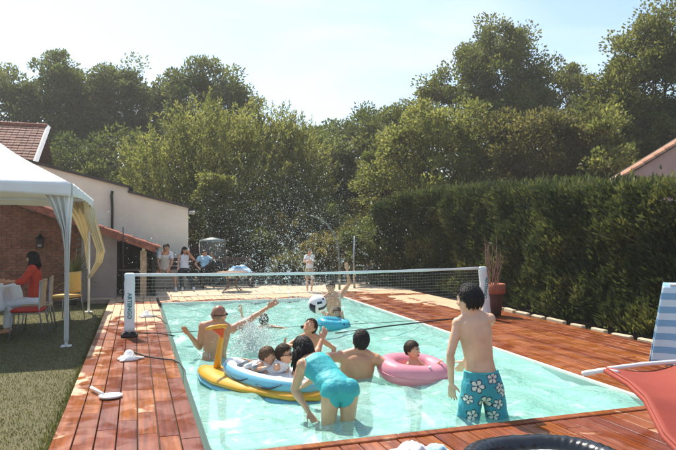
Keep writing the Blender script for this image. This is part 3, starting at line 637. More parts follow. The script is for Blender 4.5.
# ------------------------------------------------------------------ gazebo
def gazebo():
    X0, X1, Y0, Y1, EZ, PZ = -4.05, -.98, 9.50, 13.60, 2.26, 3.28
    e = empty('gazebo', (0, 0, 0), 0, 'white pop-up gazebo on four poles with tied curtains', 'gazebo')
    cx, cy = (X0 + X1) / 2, (Y0 + Y1) / 2
    mb = MB(); cs = [(X0 - .06, Y0 - .06), (X1 + .06, Y0 - .06), (X1 + .06, Y1 + .06), (X0 - .06, Y1 + .06)]
    for i in range(4):
        a, b_ = cs[i], cs[(i + 1) % 4]; n = 10
        def fn(u, v, a=a, b_=b_):
            t = v * .999; ex = a[0] + (b_[0] - a[0]) * u; ey = a[1] + (b_[1] - a[1]) * u
            sag = -.10 * math.sin(math.pi * t) * (.5 + math.sin(math.pi * u) * .5) - .05 * math.sin(math.pi * u) * (1 - t) * 0
            return V((ex + (cx - ex) * t, ey + (cy - ey) * t, EZ + (PZ - EZ) * t + sag + .006 * math.sin(u * 19 + v * 7)))
        mb.grid(fn, n, n)
    cnp = mb.build('canopy', 'canopy', e, True, solid=.004)
    for i in range(4):
        a, b_ = cs[i], cs[(i + 1) % 4]; m2 = MB()
        def fv(u, v, a=a, b_=b_):
            ph = u * 40; out = .012 * math.sin(ph) * v
            nx_, ny_ = (b_[1] - a[1]), -(b_[0] - a[0]); ll = math.hypot(nx_, ny_)
            return V((a[0] + (b_[0] - a[0]) * u + nx_ / ll * (out + .008), a[1] + (b_[1] - a[1]) * u + ny_ / ll * (out + .008), EZ + .01 - v * (.20 - .06 * math.sin(math.pi * u))))
        m2.grid(fv, 60, 4).build('valance', 'canopy', e, True, solid=.003)
    for (x, y) in ((X1, Y0), (X1, Y1), (X0, Y0), (X0, Y1)):
        p = MB().tube([(x, y, -.10), (x, y, EZ - .02)], .024, 10).build('pole', 'white_metal', e, True)
        MB().box((x, y, -.09), (.14, .14, .012)).build('foot_plate', 'white_metal', p)
    bars = MB()
    for a, b_ in (((X0, Y0), (X1, Y0)), ((X1, Y0), (X1, Y1)), ((X0, Y1), (X1, Y1)), ((X0, Y0), (X0, Y1))):
        MB().tube([(*a, EZ - .04), (*b_, EZ - .04)], .015, 8).build('eave_bar', 'white_metal', e, True)
    # curtains gathered at the two right hand poles
    def curtain(rows, mat, folds=5):
        """rows: centre, half width vector, fold depth"""
        def fn(u, v):
            s = v * (len(rows) - 1); i = min(int(s), len(rows) - 2); f = s - i; f = f * f * (3 - 2 * f)
            c = V(rows[i][0]).lerp(V(rows[i + 1][0]), f); hw = V(rows[i][1]).lerp(V(rows[i + 1][1]), f); dp = rows[i][2] * (1 - f) + rows[i + 1][2] * f
            nn = V((-hw.y, hw.x, 0)).normalized() if hw.length > 0 else V((1, 0, 0))
            return c + hw * (2 * u - 1) + nn * dp * math.sin(u * folds * 6.28)
        MB().grid(fn, 48, 40).build('curtain', mat, e, True, solid=.003)
    curtain([((-1.12, 9.52, 2.20), (.22, .0, 0), .03), ((-1.06, 9.50, 1.95), (.14, 0, 0), .035), ((-1.0, 9.49, 1.6), (.06, 0, 0), .035), ((-.98, 9.48, 1.3), (.035, 0, 0), .02), ((-.98, 9.48, .9), (.03, 0, 0), .012), ((-.98, 9.48, -.02), (.03, 0, 0), .008)], 'curtain_white', 4)
    curtain([((-.97, 9.80, 2.20), (0, .28, 0), .03), ((-.97, 9.66, 1.9), (0, .14, 0), .03), ((-.97, 9.57, 1.55), (0, .05, 0), .03), ((-.97, 9.53, 1.25), (0, .03, 0), .015)], 'curtain_white', 4)
    curtain([((-.98, 13.30, 2.20), (.05, .28, 0), .04), ((-.94, 13.36, 1.9), (.08, .14, 0), .04), ((-.84, 13.42, 1.55), (.08, .06, 0), .04), ((-.74, 13.46, 1.2), (.075, .04, 0), .04), ((-.78, 13.5, .95), (.06, .03, 0), .03), ((-.97, 13.57, .62), (.03, .02, 0), .02)], 'curtain_cream', 4)
    curtain([((-1.25, 13.62, 2.20), (.25, 0, 0), .04), ((-1.15, 13.62, 1.9), (.16, 0, 0), .04), ((-1.03, 13.62, 1.4), (.06, 0, 0), .03), ((-.99, 13.61, .8), (.03, 0, 0), .015)], 'curtain_cream', 4)
gazebo()

# ------------------------------------------------------------------ volleyball net across the pool
NY = 9.52
def volleyball_net():
    xl, xr, zt_, zb = -.12, 6.03, .915, .03
    tmp = bpy.data.curves.new('lettering', 'FONT'); tmp.body = 'ARTENGO'; tmp.size = .082; tmp.extrude = .0015; tmp.offset = .0016; tmp.align_x = 'CENTER'; tmp.align_y = 'CENTER'
    to = bpy.data.objects.new('lettering', tmp); COL.objects.link(to); dg = bpy.context.evaluated_depsgraph_get()
    tme = bpy.data.meshes.new_from_object(to.evaluated_get(dg)); bpy.data.objects.remove(to); tme.materials.clear(); tme.materials.append(M['teal_print'])
    for x, lean, lab in ((xl, 0, 'white sleeved net post standing on the left deck'), (xr, .10, 'white sleeved net post beside the terracotta pot')):
        e = empty('net_post', (x, NY, 0), 0, lab, 'net post', 'net posts on either side of the pool')
        bs = MB().box((0, 0, .025), (.24, .22, .05)).build('base', 'black_metal', e, bevel=.01)
        for sx in (-1, 1): MB().tube([(sx * .08, -.12, .055), (sx * .02, 0, .075), (sx * .06, .12, .055)], .014, 6).build('strap', 'black_rope', bs, True)
        MB().tube([(0, 0, .04), (-lean * .5, 0, .5), (-lean, 0, .92)], .022, 10).build('pole', 'white_metal', e, True)
        def sq(z, hw, hd, ln=lean): t = z / .92; return [V((-ln * t + sx * hw * c_, sy * hd * c_, z)) for sx, sy, c_ in ((-1, -.6, 1), (-.6, -1, 1), (.6, -1, 1), (1, -.6, 1), (1, .6, 1), (.6, 1, 1), (-.6, 1, 1), (-1, .6, 1))]
        rings = [sq(.07 + .86 * k / 12, .075 + .004 * math.sin(k * 2.1) , .042 + .004 * math.cos(k * 1.7)) for k in range(13)] + [sq(.945, .05, .025)]
        sv = MB().loft(rings).build('sleeve', 'sleeve_white', e, True)
        t_ = link_mesh('lettering', tme, None, sv)
        t_.location = (-lean * .5, -.0505, .46 if lean == 0 else .56); t_.rotation_euler = (R(90), R(90) + math.atan(lean / .92) * 1, 0)
        if lean: t_.location.x = -lean * .6
    e = empty('volleyball_net', (0, NY, 0), 0, 'fine volleyball net with white top tape stretched across the pool', 'net')
    xa, xb = xl + .075, xr - .17
    def zsag(t, z0): return z0 - .03 * math.sin(math.pi * t)
    tp = MB()
    n = 40
    rings = []
    for i in range(n + 1):
        t = i / n; x = xa + (xb - xa) * t; z = zsag(t, zt_); yw = .006 * math.sin(t * 50); hw = .021 + .003 * math.sin(t * 33)
        rings.append([V((x, -.007 + yw, z - hw)), V((x, .007 + yw, z - hw)), V((x, .009 + yw, z)), V((x, .007 + yw, z + hw)), V((x, -.007 + yw, z + hw)), V((x, -.009 + yw, z))])
    tp.loft(rings).build('top_tape', 'net_tape', e, True)
    # mesh of thin threads: three-sided strands
    th = MB(); r_ = .00055; nx_ = 120; nz = 17
    def pt(i, j):
        t = i / nx_; f = j / nz; x = xa + (xb - xa) * t
        bz = zb + .05 * math.sin(t * 3.14) * -.2
        return V((x, .012 * math.sin(t * 17 + f * 3), bz + (zsag(t, zt_) - .02 - bz) * f))
    for i in range(nx_ + 1): th.tube([pt(i, j) for j in (0, 4, 8, 12, 17)], r_, 3, False)
    for j in range(nz + 1): th.tube([pt(i, j) for i in range(0, nx_ + 1, 6)], r_, 3, False)
    th.build('net_mesh', 'net_thread', e)
    MB().tube([pt(i, 0) for i in range(0, nx_ + 1, 4)], .005, 6).build('bottom_cord', 'black_rope', e, True)
    MB().tube([(xl + .02, 0, .06), (.3, -.04, .03), (.62, -.12, -.03)], .008, 6).build('guy_rope', 'black_rope', e, True)
    MB().tube([(xr - .1, -.02, .06), (4.9, -.15, .03), (3.9, -.30, .0), (3.0, -.36, -.06)], .012, 6).build('guy_rope', 'black_rope', e, True)
    for x in (1.55, 2.55, 3.25): MB().box((x, -.02, .015), (.055, .05, .05)).build('weight', 'black_rope', e, bevel=.006)
volleyball_net()

# ------------------------------------------------------------------ furniture on the lawn, terrace and decks
def chair(label, loc, rz, seat_mat, back_mat, slats, group):
    e = empty('garden_chair', loc, rz, label, 'chair', group)     # faces local +y
    MB().box((0, 0, .45), (.44, .44, .05)).build('seat', seat_mat, e, True, bevel=.02)
    for sx in (-1, 1):
        MB().tube([(sx * .19, .18, .43), (sx * .22, .22, 0)], .012, 8).build('leg', 'grey_metal', e, True)
        MB().tube([(sx * .20, -.20, .90), (sx * .20, -.19, .46), (sx * .22, -.27, 0)], .012, 8).build('leg', 'grey_metal', e, True)
    MB().tube([(-.2, .19, .40), (.2, .19, .40), (.2, -.19, .40), (-.2, -.19, .40)], .009, 6, closed=True).build('seat_frame', 'grey_metal', e, True)
    if slats:
        for k in range(7): MB().box((-.165 + k * .055, -.205, .69), (.032, .014, .40), (R(4), 0, 0)).build('back_slat', back_mat, e, bevel=.004)
        MB().tube([(-.2, -.21, .90), (0, -.225, .915), (.2, -.21, .90)], .016, 8).build('top_rail', back_mat, e, True)
    else:
        def fn(u, v): return V((-.2 + .4 * u, -.205 - .03 * math.sin(math.pi * u), .52 + .40 * v))
        MB().grid(fn, 8, 6).build('back_panel', back_mat, e, True, solid=.016)
    return e
CG = 'chairs under the gazebo'
chair('red cushioned garden chair nearest the front gazebo pole', (-1.62, 10.45, -.1), R(86), 'red_fabric', 'tan_slats', True, CG)
chair('tan slatted garden chair that the person in red sits on', (-1.60, 11.20, -.1), R(92), 'tan_slats', 'tan_slats', True, CG)
chair('yellow-backed garden chair standing empty behind the front gazebo pole', (-1.32, 12.55, -.1), R(60), 'yellow_plastic', 'yellow_plastic', False, CG)
t = empty('dining_table', (-2.55, 11.1, -.1), 0, 'long garden table under the gazebo with drooping white cloth', 'table')
MB().box((0, 0, .71), (.95, 2.4, .04)).build('table_top', 'tan_slats', t, bevel=.005)
for sx in (-1, 1):
    for sy in (-1, 1): MB().box((sx * .4, sy * 1.1, .345), (.06, .06, .69)).build('leg', 'tan_slats', t)
tc_ = MB()
def cl(u, v):
    X_, Y_ = (u - .5) * 1.6, (v - .5) * 3.0; ex = max(abs(X_) - .485, 0); ey = max(abs(Y_) - 1.21, 0)
    k = max(ex, ey); x = max(-.485, min(.485, X_)) + math.copysign(.12 * ex + (.03 * math.sin(Y_ * 11) * (ex > 0)) * min(1, ex * 5), X_); y = max(-1.21, min(1.21, Y_)) + math.copysign(.12 * ey + (.03 * math.sin(X_ * 11) * (ey > 0)) * min(1, ey * 5), Y_)
    return V((x, y, .74 - k))
o = tc_.grid(cl, 40, 60).build('tablecloth', 'white_cloth', None, True, solid=.003); o.location = (-2.55, 11.1, -.1); tag(o, 'white tablecloth hanging over the garden table', 'tablecloth')
o = MB().lathe([(.0, 0), (.037, 0), (.037, .19), (.014, .25), (.014, .30), (.0, .30)], (0, 0, 0), 14).build('bottle', 'bottle_green', None, True); o.location = (-2.3, 10.5, .646); tag(o, 'dark green glass bottle on the tablecloth', 'bottle')
o = MB().lathe([(.0, 0), (.05, 0), (.11, .06), (.115, .065), (.10, .06), (.04, .015), (0, .012)], (0, 0, 0), 16).build('bowl', 'pvc_pink', None, True); o.location = (-2.35, 10.9, .646); tag(o, 'pink serving bowl on the tablecloth', 'bowl')
o = MB().lathe([(.0, 0), (.03, 0), (.036, .10), (.033, .10), (.028, .01), (0, .01)], (0, 0, 0), 14).build('cup', 'red_fabric', None, True); o.location = (-2.22, 11.3, .646); tag(o, 'red drinking cup on the tablecloth', 'cup')
la = empty('wall_lantern', (-2.24, 16.0, 1.38), 0, 'dark iron lantern hung on the brick wall', 'lantern')
MB().box((0, -.08, -.06), (.13, .13, .22), taper=1.15).build('lantern_body', 'black_metal', la, bevel=.006); MB().box((0, -.147, -.06), (.09, .004, .16)).build('pane', 'plaster_grey', la)
MB().lathe([(.11, 0), (.06, .06), (.02, .10), (.015, .13)], (0, -.08, .055), 8).build('lantern_cap', 'black_metal', la); MB().tube([(0, -.08, .18), (0, -.08, .23), (0, .0, .23)], .01, 6).build('bracket', 'black_metal', la)
# yucca in front of the brick wall
y = empty('yucca', (-1.42, 15.1, -.1), 0, 'spiky variegated yucca in front of the brick wall', 'plant')
P, D = [], []
for k in range(70):
    a = random.uniform(0, 6.28); el = random.uniform(-.25, 1.35); d = V((math.cos(a) * math.cos(el), math.sin(a) * math.cos(el), math.sin(el))); ln = random.uniform(.55, .85); side = d.cross(V((0, 0, 1))).normalized() * .022
    mb_ = MB(); rows = [V((0, 0, .62)) + d * ln * t + V((0, 0, -.20 * t * t * (1.3 - el) * .6)) for t in (0, .35, .7, 1)]
    if k == 0: ym = []
    ww = (.7, 1, .7, .08); vs = []
    for r_, q in zip(rows, ww): vs += [r_ - side * q, r_ + side * q]
    mb_.add(vs, [(0, 1, 3, 2), (2, 3, 5, 4), (4, 5, 7, 6)]); o = mb_.build('leaf', 'leaf_yucca', y)
    at_ = o.data.attributes.new('tint', 'FLOAT', 'POINT'); at_.data.foreach_set('value', [random.uniform(.1, 1)] * len(vs))
MB().tube([(0, 0, 0), (.02, 0, .3), (0, 0, .66)], [.07, .06, .05], 8).build('trunk', 'bark', y, True)
# terracotta pot with bare stems behind the right post
pt_ = empty('plant_pot', (6.36, 9.86, 0), 0, 'tall terracotta pot of dry stems by the hedge', 'plant pot')
MB().lathe([(0, 0), (.15, 0), (.20, .40), (.205, .42), (0, .42)], (0, 0, 0), 22).build('pot', 'terracotta_shaded', pt_, True)
MB().lathe([(.20, .415), (.235, .42), (.24, .60), (.21, .60), (.195, .55), (.0, .54)], (0, 0, 0), 22).build('pot_rim', 'terracotta', pt_, True)
for k in range(16):
    a = random.uniform(0, 6.28); r_ = random.uniform(.02, .13); hh = random.uniform(.55, .98); m_ = MB(); q = V((math.cos(a) * r_, math.sin(a) * r_, .52)); tp_ = q + V((math.cos(a) * random.uniform(0, .16), math.sin(a) * .1, hh))
    sp_ = wobble_tube(m_, q, tp_, .009, .004, 6, 5, .03)
    for s0 in random.sample(sp_[2:6], 3): s0 = s0.copy(); wobble_tube(m_, s0, s0 + V((random.uniform(-.08, .08), random.uniform(-.08, .08), random.uniform(.05, .16))), .004, .002, 3, 4)
    m_.build('stem', 'dry_stem', pt_)
# metal water tank
tk = empty('water_tank', (2.2, 18.95, 0), 0, 'round galvanised metal tank behind the bench', 'tank')
MB().lathe([(0, 0), (.40, 0), (.40, 1.30), (.42, 1.31), (.42, 1.36), (.40, 1.37), (.40, 1.38), (.0, 1.46)], (0, 0, 0), 32).build('drum', 'tank_metal', tk, True)
for z in (.45, .9): MB().lathe([(.402, z), (.412, z + .012), (.402, z + .024)], (0, 0, 0), 32).build('rib', 'tank_metal', tk, True)
MB().tube([(-.3, -.28, 1.32), (-.1, -.415, .6), (.2, -.37, .15)], .014, 6).build('hose', 'black_rope', tk, True)
# bench the three people share
bn = empty('bench', (1.75, 17.65, 0), 0, 'long dark wooden bench beneath the outbuilding wall', 'bench')
for k in range(4): MB().box((0, -.2 + k * .12, .43), (3.0, .10, .03)).build('seat_slat', 'wood_dark', bn, bevel=.004)
for k in range(3): MB().box((0, .27 + .03 * k, .58 + k * .12), (3.0, .025, .09), (R(-12), 0, 0)).build('back_slat', 'wood_dark', bn, bevel=.004)
for x in (-1.4, 0, 1.4):
    for y_ in (-.2, .2): MB().box((x, y_, .207), (.06, .06, .414)).build('leg', 'wood_dark', bn)
    MB().box((x, .30, .62), (.05, .05, .44), (R(-12), 0, 0)).build('back_support', 'wood_dark', bn)
def towel_heap(name, label, mat, loc, sx, sy, hz, cat):
    def fn(u, v):
        x, y_ = (u - .5) * 2, (v - .5) * 2; r_ = min(1, math.hypot(x, y_)); k = (1 - r_ ** 3)
        return V((x * sx, y_ * sy, k * hz * (.7 + .45 * noise.noise((x * 1.5 + loc[0], y_ * 1.5, 1))) + .10 * hz * k * noise.noise((x * 4, y_ * 4, 4)) + .006))
    o = MB().grid(fn, 36, 28).build(name, mat, None, True, solid=.006); o.location = loc; return tag(o, label, cat)
towel_heap('towel', 'blue and white towel heaped on the bench', 'striped_towel', (2.82, 17.62, .448), .36, .24, .26, 'towel')
tb = empty('low_table', (2.42, 16.35, 0), 0, 'low round wicker table with curved legs on the terrace', 'table')
MB().lathe([(0, .50), (.40, .50), (.42, .515), (.40, .53), (0, .53)], (0, 0, 0), 28).build('table_top', 'wicker', tb, True)
for k in range(4):
    a = k * math.pi / 2 + .5; c_, s_ = math.cos(a), math.sin(a)
    MB().tube([(c_ * .33, s_ * .33, .50), (c_ * .20, s_ * .20, .36), (c_ * .10, s_ * .10, .24), (c_ * .18, s_ * .18, .10), (c_ * .33, s_ * .33, .0)], .016, 8).build('leg', 'wicker', tb, True)
MB().tube([(.16 * math.cos(k * .524), .16 * math.sin(k * .524), .16) for k in range(12)], .010, 6, closed=True).build('stretcher', 'wicker', tb, True)
# bent hoop and stake among the shrubs
o = MB().tube([(5.30, 15.80, 0), (5.30, 15.80, .7), (5.27, 15.8, 1.2), (5.16, 15.82, 1.55), (4.95, 15.84, 1.83), (4.70, 15.86, 2.0), (4.48, 15.88, 2.06)], [.034, .034, .033, .032, .030, .028, .022], 8).build('bent_hoop', 'hoop_green', None, True); tag(o, 'thin grey-green hoop bent over beside the terrace shrubs', 'pole')
o = MB().tube([(5.85, 16.1, 0), (5.83, 16.1, .8), (5.86, 16.1, 1.5)], [.035, .032, .028], 8).build('stake', 'grey_metal', None, True); tag(o, 'upright grey stake right of the bent hoop', 'stake')
o = MB().tube([(-.35, 15.25, 0), (-.34, 15.25, .9), (-.35, 15.25, 1.72)], .014, 8).build('thin_pole', 'black_metal', None, True); tag(o, 'thin black upright rod in front of the lean-to opening', 'pole')
o = MB().box((.18, 16.45, .80), (.16, .14, .30)).build('box', 'plaster_grey', None, bevel=.01); tag(o, 'small pale box on the worktop inside the lean-to', 'box')
hs_ = MB().tube([(-.34 + .10 * math.cos(t_), 15.85 + .05 * math.sin(t_ * 2), .05 + .022 * t_ * 1.0 + .08 * math.sin(t_)) for t_ in [k * .4 for k in range(20)]], .010, 6).build('hose', 'plastic_white', None, True); tag(hs_, 'loose white hose coiled at the lean-to opening', 'hose')

# white paddle-shaped scoop, its handle pointing to the lawn
s = empty('scoop', (-.235, 5.97, .0), R(0), 'white flat scoop with short handle lying on the left deck', 'scoop')
MB().lathe([(0, .004), (.085, .004), (.10, .016), (.10, .028), (.085, .022), (0, .018)], (0, 0, 0), 24).build('blade', 'plastic_white', s, True).scale = (1.05, .9, 1)
MB().tube([(-.07, .06, .022), (-.14, .20, .035), (-.19, .33, .03)], [.016, .015, .017], 10).build('handle', 'plastic_white', s, True)
for nm, lab, loc, k in (('skimmer_lid', 'white conical float with a black lead on the left deck', (-.10, 7.75, 0), 1.0), ('skimmer_lid', 'smaller white float on the left deck behind the net post', (.15, 11.75, 0), 1.05)):
    e = empty(nm, loc, 0, lab, 'pool float')
    MB().lathe([(0, .002), (.13 * k, .002), (.135 * k, .02), (.07 * k, .04), (.045 * k, .10), (.02 * k, .115), (0, .116)], (0, 0, 0), 24).build('cone', 'plastic_white', e, True)
    for a in (0, 2.1, 4.2): MB().box((math.cos(a) * .13 * k, math.sin(a) * .13 * k, .014), (.09, .05, .02), (0, 0, a)).build('fin', 'plastic_white', e, bevel=.005)
o = MB().tube([(-.04, 7.73, .085), (.10, 7.70, .03), (.26, 7.62, .012), (.40, 7.48, .015), (.47, 7.28, .012), (.51, 7.1, -.04), (.53, 6.98, -.14)], .010, 8).build('cable', 'black_rope', None, True); tag(o, 'black cable from white float over the pool edge', 'cable')
o = MB().tube([(.22, 11.7, .012), (.33, 11.62, .012), (.40, 11.3, .012), (.42, 10.9, .012), (.46, 10.6, .012)], .008, 6).build('cable', 'black_rope', None, True); tag(o, 'black cable trailing from the far white float', 'cable')
towel_heap('cloth', 'crumpled white cloth lying on the near deck', 'white_cloth', (1.80, 3.80, .0), .12, .10, .10, 'cloth')
towel_heap('cloth', 'small pale blue cloth beside the crumpled white one', 'lightblue_cloth', (1.99, 3.80, .0), .08, .07, .05, 'cloth')

# black inflatable dinghy tube on the near deck
bt = empty('inflatable_dinghy', (2.36, 3.02, 0), R(-8), 'black wrinkled inflatable dinghy lying on the near deck', 'dinghy')
def ring_tube(rx, ry, r, z, wr=0, n=90, m=18):
    vs = []; fs = []
    for i in range(n):
        a = 2 * math.pi * i / n; c_ = V((rx * math.copysign(abs(math.cos(a)) ** .8, math.cos(a)), ry * math.copysign(abs(math.sin(a)) ** .8, math.sin(a)), z)); nr = V((math.cos(a) / rx, math.sin(a) / ry, 0)).normalized()
        for k in range(m):
            b_ = 2 * math.pi * k / m; rr = r * (1 + wr * (math.sin(a * 47 + 2 * math.sin(b_)) * .5 + .7 * noise.noise((math.cos(a) * 9, math.sin(a) * 9, b_))) * (1 if math.cos(b_) > -.9 else .4))
            vs.append(c_ + nr * rr * math.cos(b_) + V((0, 0, rr * math.sin(b_))))
    for i in range(n):
        for k in range(m): fs.append((i * m + k, ((i + 1) % n) * m + k, ((i + 1) % n) * m + (k + 1) % m, i * m + (k + 1) % m))
    return MB().add(vs, fs)
ring_tube(.46, .44, .080, .084, .045, 200, 20).build('outer_tube', 'pvc_black', bt, True)
ring_tube(.37, .35, .045, .05, .03).build('inner_tube', 'pvc_white', bt, True)
ring_tube(.50, .48, .026, .035, .03).build('rubbing_strake', 'pvc_orange', bt, True)
MB().box((0, 0, .02), (.66, .6, .03)).build('floor', 'pvc_white', bt, bevel=.01)

# red sling lounger with white tube frame at the right edge
lg = empty('sling_lounger', (0, 0, 0), 0, 'red sling lounger with white tubular frame at the right edge', 'lounger')
rail = [V((2.85, 3.34, .57)), V((2.99, 3.29, .595)), V((2.93, 3.02, .565)), V((2.84, 2.80, .53)), V((2.68, 2.52, .42)), V((2.62, 2.30, .36)), V((2.60, 1.9, .36))]
off = V((.62, -.10, .02))
MB().tube(rail[:2] + [rail[1] + V((.02, -.10, .0))], .017, 10).build('rail_end', 'white_metal', lg, True)
for q in (V((0, 0, 0)), off): MB().tube([p + q for p in rail[1:]], .016, 8).build('side_hem', 'red_sling', lg, True)
MB().tube([rail[0] + V((.03, .0, -.005)), rail[1] + V((.06, .01, .005)), rail[1] + off * .5 + V((0, .02, .015)), rail[1] + off + V((.1, 0, .02))], .015, 10).build('top_bar', 'white_metal', lg, True)
def sf(u, v):
    s_ = v * 4.9; i = min(int(s_), 4); f = s_ - i; p = rail[1 + i].lerp(rail[min(2 + i, 6)], f)
    return p + off * u + V((0, 0, .018 - .05 * math.sin(math.pi * u)))
MB().grid(sf, 14, 30).build('sling', 'red_sling', lg, True, solid=.005)
for q in (V((0, 0, 0)), off):
    a = rail[3] + q; MB().tube([a, V((a.x + .25, a.y - .35, .012))], .013, 8).build('leg', 'white_metal', lg, True)
    a = rail[6] + q; MB().tube([a, V((a.x, a.y - .1, .012))], .013, 8).build('leg', 'white_metal', lg, True)
# blue striped towel hung over a folding chair on the right deck
fc = empty('folding_chair', (5.62, 4.86, 0), R(-40), 'white folding chair under a pale blue towel at the right edge', 'chair')
for sx in (-1, 1):
    MB().tube([(sx * .24, -.05, .98), (sx * .24, .32, .01)], .014, 8).build('leg', 'white_metal', fc, True); MB().tube([(sx * .22, .30, .46), (sx * .22, -.30, .01)], .014, 8).build('leg', 'white_metal', fc, True)
MB().box((0, .22, .46), (.46, .36, .02)).build('seat', 'white_metal', fc, bevel=.005); MB().tube([(-.25, -.05, .98), (.25, -.05, .98)], .014, 8).build('top_bar', 'white_metal', fc, True)
def tw(u, v):
    s_ = (v - .5) * 1.9; x = (u - .5) * (.62 + .28 * abs(s_)); y_ = -.05 + math.copysign(.022 + .20 * abs(s_) * (.5 if s_ > 0 else .25), s_); return V((x, y_ + .02 * math.sin(u * 14) * abs(s_), 1.0 - abs(s_) * .92))
o = MB().grid(tw, 30, 30).build('beach_towel', 'striped_towel', None, True, solid=.008); o.location = (5.62, 4.86, 0); o.rotation_euler.z = R(-40); tag(o, 'pale blue striped beach towel draped over the folding chair', 'towel')

# ------------------------------------------------------------------ pool toys
def toy_boat():
    """long yellow hull, blue and white cockpit ring, orange-tipped upright at the nose; local +y is the nose"""
    e = empty('inflatable_boat', (1.20, 6.10, WZ), math.atan2(.46, .62), 'yellow and blue inflatable ride-on boat carrying two children', 'pool float')
    def hullring(y, w_, z0, hh, n=20): return [V((w_ * math.cos(2 * math.pi * k / n), y, z0 + hh * math.sin(2 * math.pi * k / n))) for k in range(n)]
    hull = [(-.86, .05, .04, .03), (-.84, .18, .045, .055), (-.6, .29, .035, .07), (0, .33, .03, .075), (.45, .27, .035, .072), (.72, .17, .05, .068), (.86, .08, .065, .05), (.90, .02, .07, .02)]
    MB().loft([hullring(*h_) for h_ in hull]).build('hull', 'pvc_yellow', e, True)
    MB().loft([hullring(y_, w_ * 1.03, z_ - .055, hh * .6) for y_, w_, z_, hh in hull]).build('keel', 'pvc_blue', e, True)
    n, m = 180, 44; vs = []; fs = []
    for i in range(n):
        a = 2 * math.pi * i / n; c_ = V((.205 * math.cos(a) * (1 - .22 * math.sin(a)), -.18 + .60 * math.copysign(abs(math.sin(a)) ** .95, math.sin(a)), .115 + .045 * max(0, math.sin(a)) ** 2)); nr = V((math.cos(a), math.sin(a) * .5, 0)).normalized(); r_ = .066 + .010 * math.sin(a)
        for k in range(m):
            b_ = 2 * math.pi * k / m; vs.append(c_ + nr * r_ * math.cos(b_) + V((0, 0, r_ * 1.15 * math.sin(b_))))
    for i in range(n):
        for k in range(m): fs.append((i * m + k, ((i + 1) % n) * m + k, ((i + 1) % n) * m + (k + 1) % m, i * m + (k + 1) % m))
    rg = MB().add(vs, fs).build('cockpit_ring', 'pvc_blue', e, True); me = rg.data; me.materials.append(M['pvc_white'])
    for p in me.polygons:
        k_ = (p.index % m) / m * 360
        if 48 < k_ < 250: p.material_index = 1
    # dark swooshes on the flanks
    for sx in (-1, 1):
        for y0 in (-.50, -.06):
            pts = []
            for k in range(9):
                yy = y0 + k * .04; a = math.asin(max(-.98, min(.98, (yy + .18) / .6))); base_x = .205 * math.cos(a) * (1 - .22 * math.sin(a)); ang_ = .32 - .75 * math.sin(k / 8 * math.pi * .8)
                pts.append(V((sx * (base_x + (.076) * math.cos(ang_)), yy, .115 + .080 * math.sin(ang_) + .045 * max(0, math.sin(a)) ** 2)))
            MB().tube(pts, [.003 + .006 * math.sin(k / 8 * math.pi) for k in range(9)], 6).build('swoosh', 'pvc_navy', rg, True)
    for k in range(3): MB().tube([(-.15, .17 - .10 * k, .215), (0, .19 - .10 * k, .225), (.15, .17 - .10 * k, .215)], [.026, .032, .026], 10).build('bolster', ('pvc_grey', 'pvc_white', 'pvc_grey')[k], e, True)
    MB().box((0, -.13, .12), (.34, .8, .05)).build('cockpit_floor', 'pvc_white', e, bevel=.02)
    # the upright at the nose with its flag-like top
    MB().tube([(0, .64, .12), (0, .62, .25), (.02, .60, .42), (.03, .59, .55)], [.042, .034, .029, .027], 12).build('upright', 'pvc_yellow', e, True)
    tp_ = MB().tube([(.065, .57, .555), (-.02, .60, .56), (-.11, .64, .555), (-.15, .66, .545)], [.026, .027, .022, .012], 12).build('top_arm', 'pvc_yellow', e, True)
    MB().add([V((.02, .555, .54)), V((-.10, .61, .54)), V((.01, .56, .44)), V((.02, .585, .54)), V((-.10, .64, .54)), V((.01, .59, .44))], [(0, 1, 2), (5, 4, 3), (0, 3, 4, 1), (1, 4, 5, 2), (2, 5, 3, 0)]).build('flag_panel', 'pvc_orange', tp_)
    return e
toy_boat()
def torus(name, label, loc, rx, ry, r, mat, tilt, cat='pool float', rz=0):
    o = ring_tube(rx, ry, r, 0, .012, 72, 18).build(name, mat, None, True); o.location = loc; o.rotation_euler = (*tilt, rz)
    ring_tube(rx + r, ry + r, .0035, 0, 0, 72, 6).build('seam', mat, o, True); MB().lathe([(0, 0), (.016, 0), (.016, .014), (.008, .02), (0, .02)], (rx * .2, -ry - r * .35, r * .93), 10).build('valve', 'pvc_white', o, True)
    return tag(o, label, cat)
torus('swim_ring', 'large pink inflatable swim ring around a child', (2.90, 6.08, WZ + .06), .29, .23, .115, 'pvc_pink', (R(7), R(4)))
torus('swim_ring', 'small cyan inflatable ring in front of a child beyond the net', (3.14, 9.66, WZ + .06), .20, .12, .085, 'pvc_cyan', (R(10), R(6)))
bl = empty('volleyball', (1.93, 6.54, .73), R(35), 'white volleyball with navy panels in the air over the pool', 'ball'); bl.rotation_euler = (R(20), R(-24), R(30))
MB().ell((0, 0, 0), .106, .106, .106, n=32, m=20).build('ball_skin', 'ball_white', bl, True)
def panel(u0, u1, v0, v1, rr):
    return MB().grid(lambda u, v: V((rr * math.cos(v0 + (v1 - v0) * v) * math.cos(u0 + (u1 - u0) * u), rr * math.cos(v0 + (v1 - v0) * v) * math.sin(u0 + (u1 - u0) * u), rr * math.sin(v0 + (v1 - v0) * v))), 14, 8)
for a in ((-2.35, -.85, -.10, .22), (-2.5, -1.75, .60, .85), (-1.35, -.9, .75, .98), (2.8, 3.6, -.8, .5), (-.3, .5, -.5, .1), (.8, 2.0, .2, .6)): panel(*a, .1072).build('panel', 'pvc_navy', bl, True)

